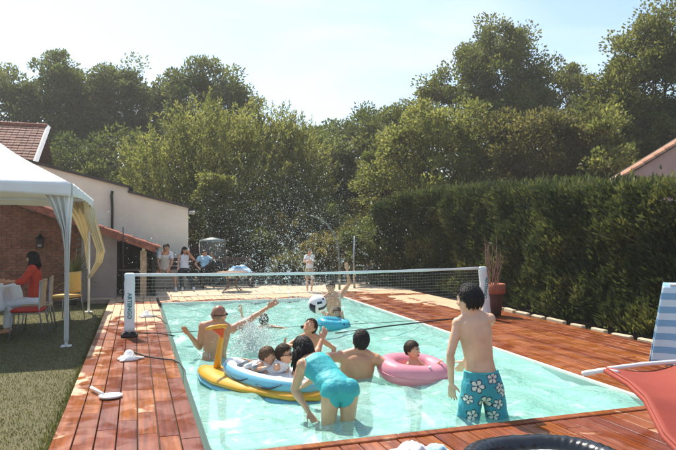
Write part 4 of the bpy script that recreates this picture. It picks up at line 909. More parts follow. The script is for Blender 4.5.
# ------------------------------------------------------------------ people
def remesh(mb, vox, it=4, shr=.5):
    me = mb.mesh('tmp'); o = bpy.data.objects.new('tmp', me); COL.objects.link(o)
    m = o.modifiers.new('r', 'REMESH'); m.mode = 'VOXEL'; m.voxel_size = vox
    s = o.modifiers.new('s', 'SMOOTH'); s.factor = shr; s.iterations = it
    dg = bpy.context.evaluated_depsgraph_get(); out = bpy.data.meshes.new_from_object(o.evaluated_get(dg))
    bpy.data.objects.remove(o); bpy.data.meshes.remove(me); out.materials.clear(); return out
def ik(a, t, l1, l2, hint):
    d = t - a; L_ = min(d.length, .998 * (l1 + l2)); d.normalize(); t = a + d * L_
    ca = max(-1, min(1, (l1 * l1 + L_ * L_ - l2 * l2) / (2 * l1 * L_))); n = hint - d * hint.dot(d)
    n = n.normalized() if n.length > 1e-5 else perp(d)[0]
    return a + d * l1 * ca + n * l1 * math.sqrt(max(0, 1 - ca * ca)), t
def ering(c, x, y, rx, ry, n=18): return [c + x * rx * math.cos(2 * math.pi * k / n) + y * ry * math.sin(2 * math.pi * k / n) for k in range(n)]
def hand(mb, wr, d, nrm, side, S, curl=.25, spread=.16):
    d = d.normalized(); nrm = (nrm - d * nrm.dot(d)); nrm = nrm.normalized() if nrm.length > 1e-4 else perp(d)[0]; a = d.cross(nrm) * side
    rot = Matrix((a, d, nrm)).transposed()
    mb.ell(wr + d * .05 * S, .038 * S, .055 * S, .017 * S, rot, 12, 8)
    for k, (o_, ln) in enumerate(((.030, .070), (.010, .080), (-.010, .074), (-.029, .058))):
        b0 = wr + (d * .092 + a * o_) * S; fd = (d + a * (o_ / .03) * spread + nrm * curl * .5).normalized(); m1 = b0 + fd * ln * .5 * S
        f2 = (fd + nrm * curl).normalized(); mb.capsule(b0 - d * .02 * S, m1, .0098 * S, .0088 * S, 8); mb.capsule(m1, m1 + f2 * ln * .5 * S, .0088 * S, .0072 * S, 8)
    t0 = wr + (d * .025 + a * .026) * S; td = (d * .75 + a * .75 + nrm * .25).normalized(); t1 = t0 + td * .042 * S; mb.capsule(t0, t1, .013 * S, .0105 * S, 8); mb.capsule(t1, t1 + (td + d * .5).normalized() * .032 * S, .0105 * S, .008 * S, 8)
def person(label, S, pel, nek, head, face, right, hipr=None, lh=None, rh=None, le=(-1, 0, -.4), re=(1, 0, -.4), lf=None, rf=None, lk=None, rk=None,
           skin='skin_mid', hair=None, hstyle='short', clothes=(), hs=1., build=1., shw=.165, vox=.009, eyes=False, mouth=False, group='people in and around the pool', palmL=None, palmR=None, curl=.25, hipw=.085):
    pel, nek, head, face, right = V(pel), V(nek), V(head), V(face).normalized(), V(right).normalized()
    nek = nek.lerp(head, .27)
    up = (nek - pel).normalized(); right = (right - up * right.dot(up)).normalized(); hr = V(hipr).normalized() if hipr else right; fwd = up.cross(right); hf = up.cross(hr)
    T = (nek - pel).length; mb = MB(); bones = []
    def B(n_, a, b_, ra, rb): bones.append((n_, V(a), V(b_), ra, rb))
    w_ = build * S
    sec = [(-.14, .060, .062, 0), (-.09, .125, .098, 0), (-.02, .150, .112, -.008), (.08, .145, .105, -.004), (.20, .128, .092, 0), (.32, .138, .100, 0), (.42, .152, .108, 0), (.52, .142, .096, 0), (.55, .105, .078, -.004), (.575, .06, .055, -.006)]
    rings = []
    for f, rx, ry, dy in sec:
        c = pel + up * (f / .52 * T * .93 if f > 0 else f * S); x = hr.lerp(right, max(0, min(1, f / .45))).normalized(); y_ = up.cross(x)
        rings.append(ering(c + y_ * dy * S, x, y_, rx * w_, ry * w_))
    mb.loft(rings)
    mb.ell(pel - hf * .045 * S - up * .035 * S, .105 * w_, .075 * w_, .085 * w_, Matrix((hr, hf, hr.cross(hf))).transposed(), 16, 10)
    B('belly', pel - up * .05 * S, pel.lerp(nek, .55), .13 * w_, .12 * w_); B('chest', pel.lerp(nek, .55), pel.lerp(nek, .93), .12 * w_, .12 * w_)
    cu = (head - nek).normalized(); hu = (V((0, 0, 1)) * .6 + cu); hu = (hu - face * hu.dot(face)).normalized(); hx = face.cross(hu); rot = Matrix((hx, face, hu)).transposed(); k = S * hs
    mb.capsule(nek - up * .05 * S, nek.lerp(head, .65), .060 * w_ , .052 * S * (.5 + .5 * hs), 14); B('neck', nek, nek.lerp(head, .5), .055 * S, .05 * S)
    P_ = lambda a, b_, c: head + (hx * a + face * b_ + hu * c) * k
    mb.ell(P_(0, -.008, .018), .075 * k, .094 * k, .100 * k, rot, 20, 14); mb.ell(P_(0, .022, -.050), .054 * k, .064 * k, .062 * k, rot, 16, 10)
    mb.capsule(P_(0, .088, .008), P_(0, .106, -.024), .009 * k, .014 * k, 8); mb.ell(P_(0, .074, .032), .048 * k, .020 * k, .012 * k, rot, 10, 6)
    mb.ell(P_(0, .082, -.058), .022 * k, .012 * k, .011 * k, rot, 10, 6); mb.ell(P_(0, .062, -.092), .026 * k, .022 * k, .018 * k, rot, 10, 6)
    for s in (-1, 1): mb.ell(P_(s * .077, -.008, -.012), .012 * k, .020 * k, .032 * k, rot, 8, 6); mb.ell(P_(s * .04, .055, -.02), .024 * k, .026 * k, .024 * k, rot, 10, 6)
    B('head', head - hu * .03 * k, head + hu * .03 * k, .085 * k, .085 * k)
    for s, nm, tgt, hint, pal in ((-1, 'L', lh, le, palmL), (1, 'R', rh, re, palmR)):
        sh = nek + right * s * shw * S - up * .045 * S; mb.capsule(nek + right * s * .05 * S - up * .05 * S, sh, .058 * w_, .054 * w_, 12)
        mb.capsule(nek + right * s * .02 * S - up * .0 * S, sh - up * .005 * S + fwd * -.01 * S, .045 * w_, .036 * w_, 12)
        mb.capsule(nek.lerp(head, .30) - fwd * .012 * S, sh + up * .012 * S, .044 * w_, .038 * w_, 12)
        mb.ell(sh + right * s * .004, .052 * w_, .052 * w_, .056 * w_, None, 12, 8); B('sh' + nm, nek, sh, .05 * w_, .05 * w_)
        tg = V(tgt) if tgt is not None else sh + V((right.x * s * .06, right.y * s * .06, -.5)) * S
        el, wr = ik(sh, tg, .285 * S, .255 * S, V(hint))
        mb.capsule(sh, el, .049 * w_, .037 * w_, 12); mb.capsule(sh.lerp(el, .35), sh.lerp(el, .6), .047 * w_, .044 * w_, 12); mb.capsule(el, wr, .037 * w_, .026 * S, 12); mb.capsule(el.lerp(wr, .15), el.lerp(wr, .4), .040 * w_, .036 * w_, 12)
        B('ua' + nm, sh, el, .045 * w_, .038 * w_); B('fa' + nm, el, wr, .036 * w_, .027 * S); hd = (wr - el).normalized(); B('ha' + nm, wr + hd * .03 * S, wr + hd * .15 * S, .03 * S, .03 * S)
        hand(mb, wr, hd, V(pal) if pal else fwd, -s if pal else -s, S, curl)
    for s, nm, tgt, hint in ((-1, 'L', lf, lk), (1, 'R', rf, rk)):
        hp = pel + hr * s * hipw * w_ - up * .045 * S; tg = V(tgt) if tgt is not None else hp + V((hr.x * s * .02, hr.y * s * .02, -.84)) * S
        kn, an = ik(hp, tg, .425 * S, .42 * S, V(hint) if hint else hf + hr * s * .15)
        mb.capsule(hp, kn, .086 * w_, .054 * w_, 14); mb.ell(hp - hf * .022 * S, .082 * w_, .082 * w_, .088 * w_, None, 14, 9); mb.capsule(kn, an, .052 * w_, .036 * S, 12); mb.capsule(kn.lerp(an, .15) - hf * .012 * S, kn.lerp(an, .45) - hf * .012 * S, .055 * w_, .046 * w_, 12)
        B('th' + nm, hp, kn, .082 * w_, .055 * w_); B('sk' + nm, kn, an, .052 * w_, .038 * S)
        fd = hf.copy(); fd.z = -.0; fd = fd.normalized() if fd.length > .2 else V((face.x, face.y, 0)).normalized(); fl = an + V((0, 0, -.045 * S))
        mb.capsule(an, fl - fd * .03 * S, .036 * S, .032 * S, 10); mb.capsule(fl - fd * .03 * S, fl + fd * .12 * S - V((0, 0, .012 * S)), .034 * S, .028 * S, 10); mb.capsule(fl + fd * .10 * S - V((0, 0, .012 * S)), fl + fd * .165 * S - V((0, 0, .018 * S)), .032 * S, .020 * S, 10)
        B('ft' + nm, an, fl + fd * .15 * S, .045 * S, .03 * S)
    me = remesh(mb, vox); nv = len(me.vertices); co = np.zeros(nv * 3); me.vertices.foreach_get('co', co); co = co.reshape(-1, 3)
    org = np.array([pel.x, pel.y, co[:, 2].min()])
    best = np.full(nv, 1e9); bid = np.zeros(nv, int); bt_ = np.zeros(nv)
    for i, (n_, a, b_, ra, rb) in enumerate(bones):
        a_, ab = np.array(a), np.array(b_ - a); t = ((co - a_) @ ab) / max(ab @ ab, 1e-9); tc = np.clip(t, 0, 1); ds = np.linalg.norm(co - a_ - tc[:, None] * ab, axis=1) - (ra + (rb - ra) * tc)
        m = ds < best; best[m] = ds[m]; bid[m] = i; bt_[m] = t[m]
    nrm = np.zeros(nv * 3); me.vertices.foreach_get('normal', nrm); nrm = nrm.reshape(-1, 3)
    faces = [tuple(p.vertices) for p in me.polygons]
    me.vertices.foreach_set('co', (co - org).ravel()); me.update(); me.name = 'person'
    o = link_mesh('person', me, skin, None, True); o.location = org; tag(o, label, 'person', group)
    names = [b_[0] for b_ in bones]
    for cname, cmat, spec, off in clothes:
        ok = np.zeros(nv, bool)
        for key, (t0, t1) in spec.items():
            for i, n_ in enumerate(names):
                if n_.startswith(key): ok |= (bid == i) & (bt_ >= t0) & (bt_ <= t1)
        fs = [f for f in faces if sum(ok[i] for i in f) >= len(f) - 1]
        used = sorted({i for f in fs for i in f}); mp_ = {j: i for i, j in enumerate(used)}
        if not used: continue
        wr_ = np.array([noise.noise(tuple(co[i] * 11)) for i in used]) * off * .7
        outer = co[used] + nrm[used] * (off + wr_)[:, None] - org; inner = co[used] - nrm[used] * .004 - org; nu = len(used)
        F = [tuple(mp_[i] for i in f) for f in fs]; ed = {}
        for f in F:
            for q in range(len(f)):
                a, b_ = f[q], f[(q + 1) % len(f)]; ed[(a, b_)] = 1
        rim = [(b_, a, a + nu, b_ + nu) for (a, b_) in ed if (b_, a) not in ed]
        cm = bpy.data.meshes.new(cname); cm.from_pydata([tuple(x) for x in outer] + [tuple(x) for x in inner], [], F + rim); cm.update(); link_mesh(cname, cm, cmat, o, True)
    # hair: shell that dips under the skin outside the hairline, plus loose strands
    O = V(org)
    if hair:
        n, m = 44, 30; vs = []; ctr = P_(0, -.008, .018); thick = {'short': 1.13, 'long': 1.17, 'bald': 1.025}[hstyle]
        def hw(d):
            line = -.55 + .95 * max(0, min(1, (d.y + .35) / .75)) + .30 * max(0, d.y - .3)
            if hstyle == 'long': line = -.75 + 1.05 * max(0, min(1, (d.y + .1) / .6)) + .2 * max(0, d.y - .4)
            return max(0, min(1, (d.z - line) / .16 + .5 + noise.noise(d * 9) * .5))
        def pt(d, kk): return ctr + (hx * d.x * .075 + face * d.y * .094 + hu * d.z * .100) * k * kk
        for i in range(m + 1):
            th = math.pi * i / m
            for j in range(n):
                ph = 2 * math.pi * j / n; d = V((math.sin(th) * math.cos(ph), math.sin(th) * math.sin(ph), math.cos(th))); q = hw(d)
                vs.append(pt(d, .86 + (thick - .86) * q + (.035 * noise.noise(V((d.x * 7, d.y * 7, d.z * 3))) * q if hstyle != 'bald' else 0)) - O)
        fs = [(i * n + j, (i + 1) * n + j, (i + 1) * n + (j + 1) % n, i * n + (j + 1) % n) for i in range(m) for j in range(n)]
        hb = MB().add(vs, fs)
        crown = V((0, -.45, .9)).normalized()
        for _ in range(0 if hstyle == 'bald' else 2400):
            d = V((random.gauss(0, 1), random.gauss(0, 1), random.gauss(0, 1))).normalized()
            if hw(d) < .45: continue
            flow = (d - crown) + V((0, .1, -.35)) + noise.noise_vector(d * 2.5) * .5 + V((random.gauss(0, .16), random.gauss(0, .16), random.gauss(0, .16))); tg = (flow - d * flow.dot(d)).normalized(); ln = random.uniform(.022, .042)
            a = pt(d, thick * .985 + random.uniform(-.01, .02)); tw_ = (hx * tg.x + face * tg.y + hu * tg.z); nn = (a - ctr).normalized(); sd = tw_.cross(nn) * .0035 * k; b_ = a + tw_ * ln * k + nn * .010 * k * random.uniform(-1.1, .15); m_ = a.lerp(b_, .5) + nn * .005 * k
            hb.add([a - sd - O, a + sd - O, m_ + sd - O, m_ - sd - O, b_ - O], [(0, 1, 2, 3), (3, 2, 4)])
        if hstyle == 'long':
            for _ in range(90):
                a0 = random.uniform(-2.2, 2.2); d = V((math.sin(a0) * .95, -math.cos(a0) * .95, random.uniform(-.3, .15))).normalized(); a = pt(d, 1.1)
                if d.y > .45: continue
                ln = random.uniform(.10, .20) * k; out = (a - ctr).normalized() * .025 * k
                hb.tube([a - O, a + out * .6 + V((0, 0, -ln * .45)) - O, a + out + V((random.gauss(0, .012), random.gauss(0, .012), -ln)) - O], [.013 * k, .011 * k, .003 * k], 5)
        hb.build('hair' if hstyle != 'bald' else 'swim_cap', hair, o, True)
    if eyes:
        for s in (-1, 1):
            e = MB().ell(P_(s * .030, .079, .006) - O, .014 * k, .010 * k, .009 * k, rot, 10, 7).build('eye', 'eye_white', o, True)
            MB().ell(P_(s * .030, .0865, .006) - O, .006 * k, .004 * k, .006 * k, rot, 8, 6).build('pupil', 'eye_dark', e, True)
            MB().capsule(P_(s * .014, .094, .026) - O, P_(s * .046, .082, .028) - O, .0045 * k, .003 * k, 6).build('eyebrow', hair or 'hair_brown', o, True)
    if mouth: MB().ell(P_(0, .090, -.060) - O, .022 * k, .008 * k, .012 * k, rot, 12, 8).build('mouth', 'lip', o, True)
    o['_frame'] = 0; del o['_frame']
    return o, P_, rot, k, O
TRUNKS = lambda mat: ('swim_trunks', mat, {'belly': (-1, .42), 'thL': (-1, .55), 'thR': (-1, .55)}, .014)
ALLSH = {'belly': (.26, 2), 'chest': (-1, .98), 'sh': (-1, 2), 'uaL': (-1, .62), 'uaR': (-1, .62)}
# boy in flowered shorts, back to us
boy, bP, brot, bk, bO = person('dark-haired boy in flowered turquoise shorts, standing knee-deep with his back turned', .98, (2.86, 4.60, .20), (2.795, 4.62, .745), (2.755, 4.635, .935), (-.42, .9, -.04), (1, -.32, -.02), (1, -.28, 0),
    lh=(2.60, 4.68, .22), rh=(2.86, 4.90, .34), le=(-1, -.35, 0), re=(1, -.1, -.6), lf=(2.74, 4.62, -.53), rf=(3.02, 4.56, -.53), skin='skin_fair', hair='hair_black', build=1.0, shw=.142, hs=1.2, vox=.007, palmL=(.6, .4, 0))
def board_shorts():
    mb = MB(); x = V((1, -.28, 0)).normalized(); y_ = V((.28, 1, 0)).normalized(); p = V((2.86, 4.60, .20))
    mb.loft([ering(p + V((-.010, .004, .125)), x, y_, .152, .124), ering(p + V((-.004, 0, .06)), x, y_, .166, .134), ering(p, x, y_, .180, .142), ering(p + V((0, 0, -.08)), x, y_, .180, .132), ering(p + V((0, 0, -.12)), x, y_, .16, .10)])
    for s, dx in ((-1, -.035), (1, .035)):
        c = p + x * s * .082; mb.loft([ering(c + V((0, 0, .03)), x, y_, .094, .115), ering(c + x * dx * .4 + V((0, 0, -.10)), x, y_, .100, .118), ering(c + x * dx + V((0, 0, -.22)), x, y_, .098, .112), ering(c + x * dx * 1.5 + V((0, 0, -.325)), x, y_, .102, .112)])
    me = remesh(mb, .0055, 3); co = [v.co.copy() for v in me.vertices]
    fl = [(-.075, .015, .055), (.055, .085, .050), (.12, .0, .042), (-.005, -.125, .06), (.105, -.14, .045), (-.12, -.235, .052), (.07, -.24, .045), (.16, -.05, .035), (-.15, -.10, .04)]
    cols = []
    for q in co:
        l_ = q - p; u_, v_ = l_.dot(x), l_.z; c = (.035, .30, .36, 1)
        if True:
            if l_.dot(y_) > 0: u_ = -u_ + .04
            for i, (fu, fv, r_) in enumerate(fl):
                du, dv = u_ - fu, v_ - fv; rr = math.hypot(du, dv); th = math.atan2(dv, du) + i; pet = r_ * (.62 + .38 * abs(math.cos(2.5 * th)))
                if rr < pet * 1.16 and rr >= pet * .96: c = (.012, .03, .04, 1)
                elif rr < pet * .96:
                    c = (.70, .70, .62, 1)
                    if abs(math.sin(2.5 * th)) > .9 and rr > r_ * .25: c = (.02, .04, .05, 1)
                    if rr < r_ * .2: c = (.03, .04, .05, 1)
        cols.append(c)
    a = me.attributes.new('print', 'FLOAT_COLOR', 'POINT'); a.data.foreach_set('color', [z for c in cols for z in c])
    for v in me.vertices:
        q = v.co; w2 = .006 * noise.noise(q * 13); d = (q - p); d.z = 0; v.co = q + d.normalized() * w2 - bO
    link_mesh('swim_shorts', me, 'shorts_print', boy, True)
    MB().tube([q + V((0, 0, .120)) - bO + V((-.010, .004, 0)) for q in ering(p, x, y_, .146, .118, 24)], .009, 6, closed=True).build('waistband', 'swim_teal', boy, True)
board_shorts()
# girl bending over in turquoise swimsuit
person('girl in turquoise swimsuit bending towards the inflatable boat, back turned', .85, (1.565, 4.72, .245), (1.45, 5.00, .40), (1.385, 5.12, .50), (-.15, .85, -.5), (1, .16, -.06), (1, -.12, 0),
    lh=(1.375, 4.93, .01), rh=(1.45, 5.36, .12), le=(-.5, .6, 0), re=(1, .2, -.4), lf=(1.49, 4.72, -.48), rf=(1.66, 4.68, -.48), lk=(0, 1, 0), rk=(0, 1, 0), skin='skin_mid', hair='hair_black', hstyle='long', build=1.16, hs=1.10, shw=.145, vox=.007, palmL=(.3, -.8, 0), hipw=.078,
    clothes=[('swimsuit', 'swim_teal', {'belly': (-1, 2), 'chest': (-1, .97), 'thL': (-1, .06), 'thR': (-1, .06)}, .006)])
# bald man reaching for the ball
man, mP, mrot, mk, mO = person('bald tanned man standing waist-deep, arm stretched out to the right', 1.0, (.92, 7.84, -.20), (.965, 7.80, .325), (.985, 7.78, .485), (.78, .62, .02), (1, -.30, .16), (1, -.1, 0),
    lh=(.62, 7.80, .25), rh=(1.67, 7.74, .60), le=(-.5, .1, -1), re=(.1, 0, -1), lf=(.82, 7.84, -1.1), rf=(1.04, 7.80, -1.1), skin='skin_tan', hair='scalp', hstyle='bald', build=1.14, shw=.180, hs=1.08, vox=.008, palmR=(-.2, -1, .1), palmL=(.5, .6, 0), curl=.12, eyes=True,
    clothes=[TRUNKS('swim_trunk')])
MB().tube([mP(.082 * math.cos(t), -.008 + .101 * math.sin(t), .014) - mO for t in [k_ * math.pi / 12 for k_ in range(24)]], .0065, 6, closed=True).build('goggle_strap', 'black_rope', man, True)
for s in (-1, 1): MB().ell(mP(s * .032, .094, .008) - mO, .024, .010, .017, mrot, 12, 8).build('goggle_lens', 'glass_dark', man, True)
# man in the middle, chest-deep
person('dark-haired man chest-deep in the middle of the pool, seen from behind', 1.0, (2.25, 6.24, -.42), (2.295, 6.20, .15), (2.325, 6.20, .345), (.10, .95, .25), (1, -.26, -.06), None,
    lh=(1.96, 6.46, .34), rh=(2.94, 5.90, -.07), le=(-1, -.1, -.5), re=(.1, -.3, -1), lf=(2.15, 6.3, -1.12), rf=(2.4, 6.2, -1.12), skin='skin_tan', hair='hair_black', build=1.26, shw=.195, hs=1.05, vox=.008, palmL=(0, 1, .2), clothes=[TRUNKS('swim_trunk')])
# child looking up at the ball
person('brown-haired child with head tipped back watching the ball', .80, (2.02, 7.10, -.14), (2.0, 7.06, .26), (1.975, 7.02, .395), (-.45, -.45, .75), (.8, -.6, 0), None, lh=(1.80, 6.9, .20), rh=(2.2, 6.9, -.05), lf=None, skin='skin_tan', hair='hair_brown', hs=1.14, vox=.009, shw=.14, build=.92, eyes=True, clothes=[TRUNKS('swim_trunk')])
# two children in the inflatable boat
person('light-haired small child lying low in the inflatable boat', .66, (1.10, 6.16, .12), (1.23, 6.10, .165), (1.262, 6.085, .265), (.80, -.35, -.1), (-.35, -.8, .15), None, lh=(1.16, 5.95, .18), rh=(1.1, 6.24, .20), lf=(.72, 6.66, .02), rf=(.76, 6.70, .02), lk=(0, 0, -1), rk=(0, 0, -1), skin='skin_mid', hair='hair_light', hs=1.24, vox=.009, shw=.13, build=.9, eyes=True, clothes=[('swim_shirt', 'white_cloth', {'belly': (-1, 2), 'chest': (-1, 2)}, .006)])
kid, kP, krot, kk_, kO = person('child wearing dark glasses in the inflatable boat, one arm raised', .70, (1.32, 6.10, .10), (1.405, 6.01, .17), (1.415, 5.985, .295), (.78, -.52, .05), (-.45, -.75, .1), None, lh=(1.50, 5.86, .17), rh=(1.44, 6.10, .34), le=(0, -.5, -1), re=(.3, .5, 0), lf=(.85, 6.55, .02), rf=(.9, 6.6, .02), lk=(0, 0, -1), rk=(0, 0, -1), skin='skin_mid', hair='hair_brown', hs=1.22, vox=.009, shw=.13, build=.9, mouth=True,
    clothes=[('swim_shirt', 'white_cloth', {'belly': (-1, 2), 'chest': (-1, 2)}, .006)])
gl_ = MB()
for s in (-1, 1):
    MB().ell(kP(s * .034, .096, .006) - kO, .028 * kk_, .008 * kk_, .022 * kk_, krot, 14, 8).build('glasses_lens', 'glass_dark', kid, True)
    MB().tube([kP(s * .058, .088, .010) - kO, kP(s * .084, .03, .010) - kO, kP(s * .086, -.02, .004) - kO], .004, 6).build('glasses_arm', 'glass_dark', kid, True)
# child in the pink ring
person('laughing child with wet brown hair inside the pink ring', .64, (2.93, 6.12, -.26), (2.90, 6.09, .075), (2.885, 6.065, .235), (.55, -.80, .02), (-.85, -.5, 0), None, lh=(3.13, 5.93, .10), rh=(2.85, 6.2, -.2), le=(.3, -.3, -.1), re=(-.5, 0, -.6), skin='skin_mid', hair='hair_brown', hs=1.34, vox=.009, shw=.13, build=.88, eyes=True, mouth=True, clothes=[TRUNKS('swim_trunk')])
# child with the cyan ring beyond the net
person('small child holding the cyan ring beyond the net', .72, (3.30, 9.88, -.38), (3.28, 9.88, .02), (3.265, 9.86, .165), (-.35, -.92, 0), (-.95, .3, 0), None, lh=(3.30, 9.72, .02), rh=(3.02, 9.76, .02), le=(0, 0, .5), re=(0, 0, .5), skin='skin_mid', hair='hair_brown', hs=1.2, vox=.011, shw=.13, build=.9, eyes=True, clothes=[TRUNKS('swim_trunk')])
# player leaping beyond the net, one arm up
person('player in the spray beyond the net with one arm raised high', .98, (3.52, 10.70, -.20), (3.45, 10.68, .36), (3.40, 10.66, .545), (-.5, -.8, -.1), (-1, .25, .1), None, lh=(3.70, 10.58, .86), rh=(3.18, 10.5, .12), le=(.6, 0, 0), re=(-1, 0, -.3), lf=(3.6, 10.7, -1.0), rf=(3.45, 10.8, -1.0), skin='skin_tan', hair='hair_brown', vox=.010, eyes=True, clothes=[TRUNKS('swim_trunk')])
# swimmer in the splash
person('swimmer low in the splash behind the bald man, hand out of the water', .85, (2.12, 10.3, -.55), (2.08, 10.24, -.10), (2.05, 10.2, .055), (.1, .9, .2), (1, -.1, 0), None, lh=(1.67, 10.22, .20), rh=(2.4, 10.3, -.2), le=(-1, 0, -.2), skin='skin_mid', hair='hair_brown', hs=1.1, vox=.011, clothes=[TRUNKS('swim_trunk')])
SG2 = 'people resting around the terrace'
person('child in white T-shirt and khaki shorts standing behind the pool', .68, (4.37, 15.55, .60), (4.37, 15.56, .955), (4.38, 15.53, 1.075), (-.55, -.8, 0), (-1, .25, 0), None, lh=(4.24, 15.40, .80), rh=(4.30, 15.36, .84), le=(.6, .2, -.5), re=(-.6, .2, -.5), lf=(4.42, 15.55, .04), rf=(4.31, 15.55, .04), skin='skin_mid', hair='hair_brown', hs=1.2, vox=.012, shw=.14, build=.95, eyes=True, group=SG2,
    clothes=[('t_shirt', 'white_cloth', ALLSH, .014), ('shorts', 'khaki_cloth', {'belly': (-1, .32), 'thL': (-1, .75), 'thR': (-1, .75)}, .020)])
person('man in white T-shirt sitting upright on the bench with bare knees', .98, (.68, 17.64, .545), (.70, 17.44, 1.00), (.74, 17.36, 1.17), (.3, -.95, -.15), (-1, 0, 0), None, lh=(.80, 17.12, .60), rh=(.56, 17.12, .60), le=(.9, .3, -.3), re=(-.9, .3, -.3), lf=(.98, 17.10, .06), rf=(.40, 17.12, .06), lk=(.7, -1, .5), rk=(-.7, -1, .5), skin='skin_tan', hair='hair_black', vox=.011, eyes=True, group=SG2,
    clothes=[('t_shirt', 'white_cloth', ALLSH, .016), ('shorts', 'khaki_cloth', {'belly': (-1, .32), 'thL': (-1, .3), 'thR': (-1, .3)}, .020), ('shoe', 'plastic_white', {'ft': (-1, 3)}, .008)])
person('woman in white top and dark trousers leaning on her hand on the bench', .90, (1.24, 17.64, .54), (1.25, 17.80, .94), (1.26, 17.74, 1.075), (.2, -.95, -.05), (-1, .05, 0), None, lh=(1.38, 17.55, 1.0), rh=(1.06, 17.4, .62), le=(.7, -.2, -.8), re=(-.7, .2, -.4), lf=(1.46, 17.02, .06), rf=(1.16, 17.06, .06), lk=(.5, -1, .6), rk=(-.3, -1, .6), skin='skin_tan', hair='hair_black', hstyle='long', vox=.011, shw=.15, eyes=True, group=SG2,
    clothes=[('top', 'white_cloth', {'belly': (.2, 2), 'chest': (-1, .9)}, .012), ('trousers', 'dark_cloth', {'belly': (-1, .25), 'thL': (-1, 2), 'thR': (-1, 2), 'skL': (-1, .95), 'skR': (-1, .95)}, .016), ('shoe', 'plastic_white', {'ft': (-1, 3)}, .006)])
person('reclining person in pale blue T-shirt with dark trousers on the bench', .90, (1.86, 17.62, .54), (1.80, 17.86, .86), (1.84, 17.82, .985), (.35, -.9, .05), (-.9, -.2, 0), None, lh=(2.02, 17.55, .92), rh=(1.62, 17.45, .60), le=(.8, -.2, -.6), re=(-.7, 0, -.4), lf=(2.42, 17.38, .50), rf=(2.30, 17.30, .50), lk=(.2, -.3, 1), rk=(.1, -.3, 1), skin='skin_tan', hair='hair_black', vox=.011, shw=.155, eyes=True, group=SG2,
    clothes=[('t_shirt', 'lightblue_cloth', ALLSH, .014), ('trousers', 'dark_cloth', {'belly': (-1, .32), 'thL': (-1, 2), 'thR': (-1, 2), 'skL': (-1, .95), 'skR': (-1, .95)}, .016)])
person('dark-haired person in red shirt sitting at the garden table, back turned', .94, (-1.63, 11.20, .45), (-1.67, 11.20, .95), (-1.68, 11.16, 1.12), (-.95, .15, -.1), (0, 1, 0), None, lh=(-2.02, 10.98, .76), rh=(-2.02, 11.40, .72), le=(.3, -.6, -.6), re=(.3, .6, -.6), lf=(-2.05, 11.08, -.03), rf=(-2.05, 11.30, -.03), lk=(-1, 0, .6), rk=(-1, 0, .6), skin='skin_tan', hair='hair_black', hstyle='long', vox=.010, group=SG2,
    clothes=[('shirt', 'red_shirt', {'belly': (-1, 2), 'chest': (-1, .98), 'sh': (-1, 2), 'uaL': (-1, 2), 'uaR': (-1, 2), 'faL': (-1, .35), 'faR': (-1, .35)}, .018), ('trousers', 'white_cloth', {'thL': (-1, 2), 'thR': (-1, 2), 'skL': (-1, .95), 'skR': (-1, .95)}, .016)])

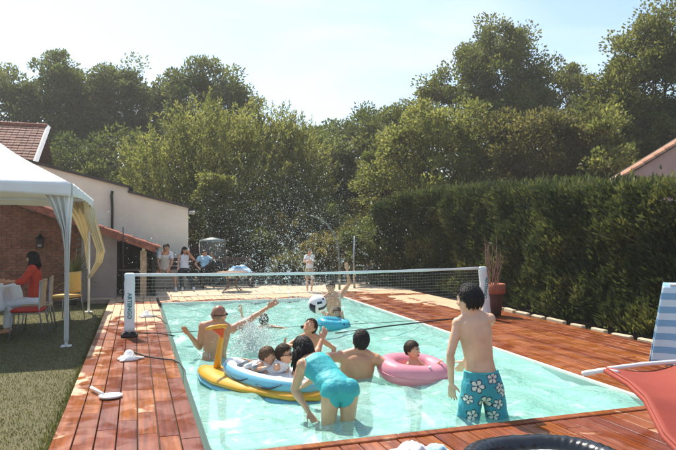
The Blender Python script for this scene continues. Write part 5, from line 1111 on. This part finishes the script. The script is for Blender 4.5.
# ------------------------------------------------------------------ spray
def spray():
    src = [((3.15, 10.2, .35), 700, (.30, .3, .3)), ((2.75, 10.3, 1.2), 3600, (.7, .6, .6)), ((2.4, 10.6, 1.5), 5200, (1.2, .9, .85)), ((1.8, 10.2, 1.0), 1800, (.9, .8, .7)), ((1.36, 7.70, .22), 2600, (.10, .16, .16)), ((1.45, 7.7, .08), 1800, (.15, .2, .14)), ((1.5, 7.65, .4), 350, (.25, .2, .2)), ((2.1, 10.1, .05), 300, (.25, .2, .1)), ((.95, 7.75, .0), 200, (.25, .12, .03))]
    C_, S_ = [], []
    for c, n_, s in src:
        p = np.array(c) + rng.normal(size=(n_, 3)) * np.array(s); C_.append(p); S_.append(np.exp(rng.normal(math.log(.0025 if c[1] > 9 else .0040), .5, n_)))
    for _ in range(260):                      # thrown jets: drops strung along ballistic arcs
        o_ = np.array([2.75, 10.3, .1]) + rng.normal(size=3) * np.array([.35, .2, .05]) if rng.uniform() < .55 else np.array([1.42, 7.7, .0]) + rng.normal(size=3) * np.array([.06, .08, .04])
        big = o_[1] > 9; v = np.array([rng.normal(-.3, .8), rng.normal(.1, .8), rng.uniform(2.0, 5.4)]) if big else np.array([rng.normal(.1, .5), rng.normal(0, .4), rng.uniform(1.0, 2.8)])
        t0 = rng.uniform(.05, 2 * v[2] / 9.81); n_ = int(rng.uniform(14, 46)); t = t0 + rng.normal(0, .035, n_)
        C_.append(o_ + v * t[:, None] - np.array([0, 0, 4.9]) * (t ** 2)[:, None] + rng.normal(0, .012, (n_, 3))); S_.append(np.exp(rng.normal(math.log(.0028), .5, n_)))
    P = np.concatenate(C_); Sz = np.clip(np.concatenate(S_), .002, .013); k = P[:, 2] > WZ + .01; P, Sz = P[k], Sz[k]
    oc = np.array([(1, 0, 0), (-1, 0, 0), (0, 1, 0), (0, -1, 0), (0, 0, 1.4), (0, 0, -1.1)], float); tri = np.array([(0, 2, 4), (2, 1, 4), (1, 3, 4), (3, 0, 4), (2, 0, 5), (1, 2, 5), (3, 1, 5), (0, 3, 5)])
    v = (P[:, None, :] + oc[None] * Sz[:, None, None]).reshape(-1, 3); q = (np.arange(len(P))[:, None, None] * 6 + tri[None]).reshape(-1, 3)
    tag(np_mesh('water_spray', v, q, 'droplet', smooth=True), 'white water droplets flying above the net', 'spray', kind='stuff')
pm('droplet', (.86, .90, .90), .15, .02, 5, spec=.6, trans=.4)
spray()

# ------------------------------------------------------------------ haze volume added to lift the dark tones of the trees
hm = bpy.data.materials.new('haze'); hm.use_nodes = True; hn = hm.node_tree.nodes; hn.remove(hn['Principled BSDF'])
pv = hn.new('ShaderNodeVolumePrincipled'); pv.inputs['Color'].default_value = (1, .98, .94, 1); pv.inputs['Density'].default_value = .0014; pv.inputs['Anisotropy'].default_value = .35
hm.node_tree.links.new(pv.outputs[0], hn['Material Output'].inputs['Volume']); M['haze'] = hm
tag(MB().box((0, 45, 6.4), (316, 316, 15.2)).build('haze', 'haze'), 'thin haze added over the whole garden to lift dark tones', 'haze', kind='stuff')
